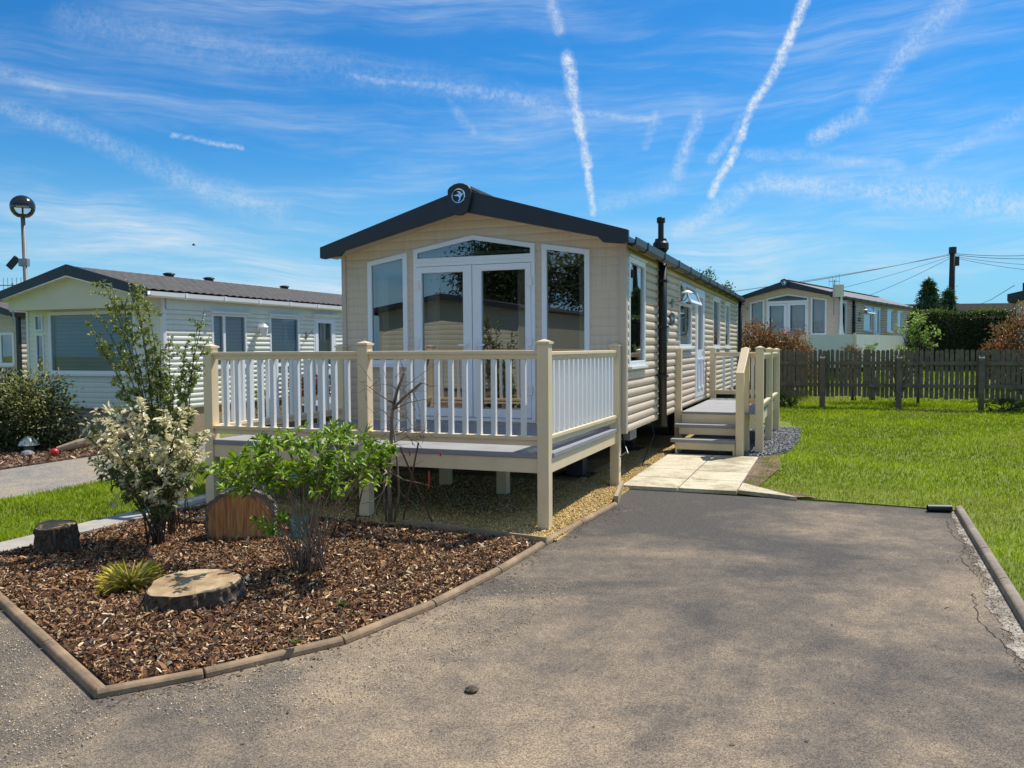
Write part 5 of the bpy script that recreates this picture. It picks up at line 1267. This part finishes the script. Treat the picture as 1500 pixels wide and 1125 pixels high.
# big trees behind the camera, mirrored by the glazing
for u_, v_, h_, s_, lb in ((-5.2, -19.5, 4.6, 2.3, 'broad dark tree across the road seen in the patio door glass'), (.8, -19, 5.2, 2.0, 'dark tree across the road seen in the right front window glass'), (-10.5, -21, 5.0, 2.2, 'dark tree across the road beyond the reflected caravan')):
    p = w(u_, v_); crown('tree', lb, p, [(0, 0, h_, s_, s_, s_*.8), (s_*.6, 0, h_-.6, s_*.7, s_*.7, s_*.5), (-s_*.7, .2, h_-.3, s_*.6, s_*.7, s_*.5)], 16000, .15, .08, [(.04, .06, .018), (.06, .085, .025), (.03, .045, .014)], 'tree', trunk=(h_*.6, .2), hollow=.1, clump=.3)
# red flowering planters by the neighbour's steps
for i, (u_, v_, lb) in enumerate(((.55, 3.35, 'wooden planter of red flowers beside the ramp of the pale green caravan'), (.55, 4.2, 'wooden planter of red flowers nearest the white steps'), )):
    t = empty('planter', an_pt(u_, v_), -YAW, lb, 'planter', 'red flowered planters'); MB().box(-.2, .2, -.38, .38, 0, .62).build('trough', 'terracotta', t); lv = Leaves(); n = 420
    P = np.stack([rng.normal(0, .13, n), rng.normal(0, .22, n), .62+rng.random(n)*.42], 1); Cc = np.where(rng.random((n, 1)) < .55, pal(n, [(.30, .03, .06), (.42, .06, .10), (.2, .02, .04)]), pal(n, [(.1, .16, .04), (.06, .1, .03)]))
    lv.add(P, rdir(n, .5), rdir(n, .5), .09, .05, Cc); lv.build('foliage', 'leaf', t)
crown('planted_shrub', 'small yellow green plant against the siding of the pale green caravan', an_pt(.5, 2.35), [(0, 0, .55, .25, .3, .45)], 700, .07, .03, [(.2, .26, .06), (.28, .3, .1), (.1, .15, .04)])

# ------------------------------------------------------------------ lamp post, pole, wires and small things
lp = at(37, 415, 20); lb_ = Vector((lp.x-.10, 20, 0))
g_ = at(33, 303, 20); base = Vector((g_.x+.05, 20, 0)); t = empty('lamp_post', base, 0, 'slim lamp post with a globe head behind the pale green caravan', 'lamp post')
hz_ = g_.z; r_ = .275
MB().tube([(0, 0, 0), (0, 0, 1.2), (0, 0, 1.21), (-.05, 0, hz_-r_+.02)], [.075, .07, .058, .05], 12).build('pole', 'galv', t, smooth=True)
MB().lathe([(.0, -r_+.04), (.12, -r_+.03), (.15, -r_+.09), (.06, -r_+.1), (0, -r_+.1)], 18, (-.05, 0, hz_)).build('lamp_collar', 'black', t)
gl = MB(); gl.lathe([(r_*math.sin(a), -r_*math.cos(a)) for a in [.48 + (1.62-.48)*i/12 for i in range(13)]], 28, (-.05, 0, hz_)); gl = gl.build('globe', 'lamp_glass', t, smooth=True)
MB().lathe([(r_*1.005*math.sin(a), -r_*math.cos(a)) for a in [1.60 + (math.pi-1.60)*i/14 for i in range(15)]] , 28, (-.05, 0, hz_)).build('dome', 'lamp_cap', t, smooth=True)
MB().tube([(-.05, 0, hz_-r_+.1), (-.05, 0, hz_-.02)], .022, 8).build('lamp_bulb_holder', 'black', t); MB().lathe([(0, .0), (.14, .005), (.14, .02), (0, .025)], 20, (-.05, 0, hz_-.01)).build('reflector', 'white', t)
cp = at(38, 385, 20); c_ = empty('floodlight', (base.x-.035, 19.94, cp.z), 0, 'small dark floodlight on a bracket clamped to the lamp post', 'light')
MB().box(-.09, .12, -.06, .06, -.09, .09).build('clamp', 'metal', c_); MB().bar((-.09, 0, .02), (-.18, 0, .03), .03, .03).build('arm', 'black', c_)
MB().bar((-.14, 0, .12), (-.36, 0, -.12), .16, .06, up=(0, 1, 0)).build('lamp_head', 'black', c_, bevel=.01)
def yagi(name, label, loc, rz, l, n, el, mast):
    t = empty(name, loc, rz, label, 'aerial'); MB().tube([(0, 0, -mast), (0, 0, .05)], .018, 6).build('mast', 'metal', t); MB().bar((-l*.5, 0, 0), (l*.5, 0, 0), .02, .02).build('boom', 'metal', t)
    e = MB()
    for i in range(n): x = -l*.48 + l*.96*i/(n-1); e.tube([(x, 0, -el*(.5+.3*(i == n-1))), (x, 0, el*(.5+.3*(i == n-1)))], .006, 5)
    e.build('element', 'metal', t); return t
yagi('tv_aerial', 'thin television aerial beside the lamp post above the left roofs', at(18, 418, 18.6), 0, .62, 7, .34, .9)
ca = at(1222, 412, 29.3); yagi('tv_aerial', 'television aerial on a mast above the far caravan roof', ca, 0, .38, 4, .32, 1.2)
bx = at(1228, 426, 29.2); t = tag(MB().box(-.16, .16, -.1, .1, -.22, .22).build('junction_cabinet', 'siding_cream', bevel=.01, loc=bx), 'cream box fixed at the roof corner of the far caravan', 'box')
MB().box(-.02, .02, .1, .9, -.02, .02).build('bracket', 'metal', t)
pp = at(1395, 362, 40); t = empty('telegraph_pole', (pp.x, 40, .6), 0, 'dark telegraph pole carrying wires above the conifers', 'telegraph pole')
hp_ = pp.z - .6; MB().tube([(0, 0, -.2), (0, 0, hp_*.5), (.02, 0, hp_)], [.16, .14, .12], 10).build('pole', 'pole', t, smooth=True)
MB().box(.10, .30, -.1, .1, hp_-.9, hp_-.45).build('terminal_box', 'black', t); MB().lathe([(0, hp_+.02), (.17, hp_), (.17, hp_-.3), (0, hp_-.32)][::-1], 12, (.02, 0, 0)).build('pole_cap', 'black', t)
rg = MB()
for z_ in (2.4, 2.9, 3.4, 3.9): rg.tube([(-.26, -.05, z_), (.26, -.05, z_+.02)], .018, 6)
rg.build('step_peg', 'metal', t)
top_ = Vector((pp.x, 40, pp.z-.3))
for i, (e, lb) in enumerate((((1160, 416, 34), 'highest wire running left from the telegraph pole'), ((1075, 427, 34), 'second wire running left from the telegraph pole'), ((1225, 424, 40), 'third wire running left from the telegraph pole'), ((1275, 432, 42), 'lowest wire running left from the telegraph pole'),
    ((1512, 374, 44), 'highest wire running right from the telegraph pole'), ((1512, 379, 44), 'second wire running right from the telegraph pole'), ((1512, 388, 42), 'third wire running right from the telegraph pole'), ((1512, 396, 42), 'lowest wire running right from the telegraph pole'))):
    q_ = at(*e); a = top_ + Vector((0, 0, -.06*(i % 4))); mid = (a+q_)/2 - Vector((0, 0, .14)); cv = [a*(1-s)**2 + mid*2*s*(1-s) + q_*s*s for s in [k/10 for k in range(11)]]
    tag(MB().tube(cv, .014 if i in (0, 1, 4, 5) else .010, 5).build('overhead_wire', 'wire', off=top_, loc=top_), lb, 'wire', 'overhead wires')
a, q_ = at(1486, 418, 34), at(1432, 447, 58); tag(MB().tube([a, (a+q_)/2 - Vector((0, 0, .1)), q_], .014, 5).build('overhead_wire', 'wire', off=a, loc=a), 'wire from the right edge caravan to the distant bungalow roof', 'wire', 'overhead wires')
# bird
bp_ = at(284, 359, 38); t = empty('bird', bp_, .4, 'small dark bird flying in the open sky above the left caravan', 'bird')
MB().lathe([(0, -.17), (.03, -.13), (.05, -.03), (.04, .06), (.025, .10), (.022, .14), (0, .18)], 10).build('body', 'black', t, smooth=True)
bo = [o for o in C.objects if o.parent == t][0]; bo.rotation_euler = (0, R(90), 0)
wg = MB()
for s in (-1, 1): wg.add([(.06, s*.03, .02), (-.06, s*.03, .02), (-.10, s*.20, .09), (.01, s*.20, .10), (-.14, s*.36, .05), (-.07, s*.36, .055), (.06, s*.03, .028), (-.06, s*.03, .028), (-.10, s*.20, .096), (.01, s*.20, .106), (-.14, s*.36, .054), (-.07, s*.36, .058)], [(0,1,2,3),(3,2,4,5),(6,9,8,7),(9,11,10,8),(0,3,9,6),(3,5,11,9),(1,7,8,2),(2,8,10,4),(4,10,11,5)])
wg.build('wing', 'black', t)
t.scale = (.55, .55, .55)
# glass screens, parasol and pots on the far caravan's deck
def cw(u, v, z=0): c, s = math.cos(.645), math.sin(.645); return Vector((11.84 + u*c + v*s, 30 - u*s + v*c, .62+z))
t = empty('raised_deck', cw(-3.6, -2.4), -.645, 'pale screened deck in front of the far caravan', 'deck')
MB().box(0, 4.9, .05, 2.3, .55, .62).build('deck_board', 'deck', t)
for i in range(3): MB().box(.05+1.6*i, 1.6+1.6*i, .0, .012, .30, 1.42).build('glass_panel', 'siding_green', t)
for i in range(4): MB().box(-.03+1.6*i, .04+1.6*i, -.02, .05, -.6, 1.46).build('post', 'cream', t, bevel=.004)
for i in range(5): MB().box(4.84, 4.852, .06+1.7*i, 1.72+1.7*i, .30, 1.42).build('glass_panel', 'siding_green', t)
pb = at(1232, 490, 29.0); ptp = at(1232, 436, 29.0); t = empty('parasol', (pb.x, 29.0, 1.24), 0, 'closed pale parasol standing on the far caravan deck', 'parasol')
MB().tube([(0, 0, 0), (0, 0, ptp.z-1.24+.1)], .022, 8).build('pole', 'white', t)
MB().lathe([(.02, ptp.z-1.24+.05), (.035, ptp.z-1.24-.1), (.055, 1.2), (.08, .9), (.11, .62), (.09, .55), (.03, .55)], 12).build('canopy', 'linen', t)
t = empty('plant_pot', at(1241, 488, 29.3)*Vector((1, 1, 0)) + Vector((0, 0, 1.24)), 0, 'potted green plant beside the closed parasol', 'plant pot'); MB().lathe([(0, 0), (.14, 0), (.19, .34), (.16, .34), (0, .3)], 14).build('pot', 'siding_cream', t)
lv = Leaves(); n = 160; lv.add(np.stack([rng.normal(0, .11, n), rng.normal(0, .11, n), .36+rng.random(n)*.3], 1), rdir(n, .5), rdir(n, .5), .09, .04, pal(n, [(.12, .18, .03), (.2, .26, .06)])); lv.build('foliage', 'leaf', t)
# odds and ends
def gpt(x, y, z=0.): d = ray(x, y); s = (z-CAM_H)/d[2]; return Vector((d[0]*s, d[1]*s, z))
p = gpt(1376, 750); t = empty('drain_pipe_offcut', (p.x, p.y, .035), R(-12), 'short black pipe offcut lying at the lawn corner', 'pipe'); MB().tube([(-.11, 0, 0), (.11, 0, .004)], .036, 16, cap=False).tube([(.11, 0, .004), (-.11, 0, 0)], .031, 16, cap=False).ring([( .036*math.cos(k*math.pi/8), .004+.036*math.sin(k*math.pi/8)) for k in range(16)], [(.031*math.cos(k*math.pi/8), .004+.031*math.sin(k*math.pi/8)) for k in range(16)], lambda a, d, z: (d, a, z), .1095, .111).build('pipe', 'black', t)
p = gpt(691, 1013); q = random.Random(4); tag(MB().lathe([(0, 0), (.028, .001), (.034, .012), (.022, .022), (.008, .026), (0, .026)], 9).build('soil_clod', 'bark', loc=p), 'dark clod of soil lying alone on the driveway', 'clod')
p = gpt(80, 668); tag(MB().lathe([(.062*math.sin(a), .06-.062*math.cos(a)) for a in [math.pi*i/12 for i in range(13)]], 20).build('ball', 'red', smooth=True, loc=p), 'red ball lying at the edge of the bark strip', 'ball')
a, b = Vector((-7.2, 13.2, .08)), Vector((-6.75, 13.9, .36)); t = empty('driftwood_log', a, 0, 'pale driftwood log leaning at the right foot of the rounded bush', 'log')
MB().tube([(-.15, -.1, -.02), (.25, .15, .08), (.7, .45, .18), (1.1, .75, .27), (1.3, .9, .3)], [.07, .11, .10, .085, .05], 10).build('trunk', 'timber_pale', t); MB().tube([(.7, .45, .2), (.75, .40, .36)], [.04, .025], 8).build('branch_stub', 'timber_pale', t); t.scale = (.62, .62, .7)
p = gpt(40, 668); tag(MB().lathe([(0, 0), (.095, 0), (.105, .035), (.08, .07), (.03, .09), (0, .09)], 9).build('rock', 'stone', loc=p), 'grey rock in the bark strip left of the red ball', 'rock')
p = gpt(31, 666); t = empty('garden_ornament', p+Vector((-.02, .25, 0)), 0, 'small pale green garden ornament beside the grey rock', 'ornament'); MB().lathe([(0, 0), (.07, 0), (.08, .08), (.05, .12), (0, .12)], 12).build('stand', 'stone', t); MB().lathe([(0, .12), (.16, .125), (.13, .19), (.05, .26), (0, .27)], 14).build('hood', 'siding_green', t)
p = gpt(215, 745, .06); tag(MB().prism([(-.10, -.03), (.04, -.05), (.12, .0), (.03, .04), (-.08, .03)], lambda a, d, z: (a, z, d), 0, .02).build('stone_flake', 'slab', loc=gpt(302, 760, .075), bevel=.004), 'pale flat stone flake lying on the mulch', 'stone')
lv = Leaves()
for (x0, y0), (x1, y1) in (((-70, 62), (-20, 82)), ((-20, 82), (40, 84)), ((40, 84), (75, 50)), ((-70, 62), (-62, 10)), ((75, 50), (70, 5))):
    n = 3200; t_ = rng.random(n); hh = 1.9 + .7*np.sin(t_*23) + .5*np.sin(t_*57+1)
    P = np.stack([x0+(x1-x0)*t_ + rng.normal(0, .6, n), y0+(y1-y0)*t_ + rng.normal(0, .6, n), hh*rng.random(n)**.6 + .5*gz(x0+(x1-x0)*t_, y0+(y1-y0)*t_)], 1)
    lv.add(P, rdir(n, .3), rdir(n, .4), rng.uniform(.5, 1.1, n), rng.uniform(.35, .7, n), pal(n, [(.05, .08, .025), (.08, .12, .035), (.11, .15, .05)]))
tag(lv.build('far_hedgerow', 'leaf'), 'distant hedgerow around the holiday park', None, None, 'stuff')
print('objects', len(C.objects))
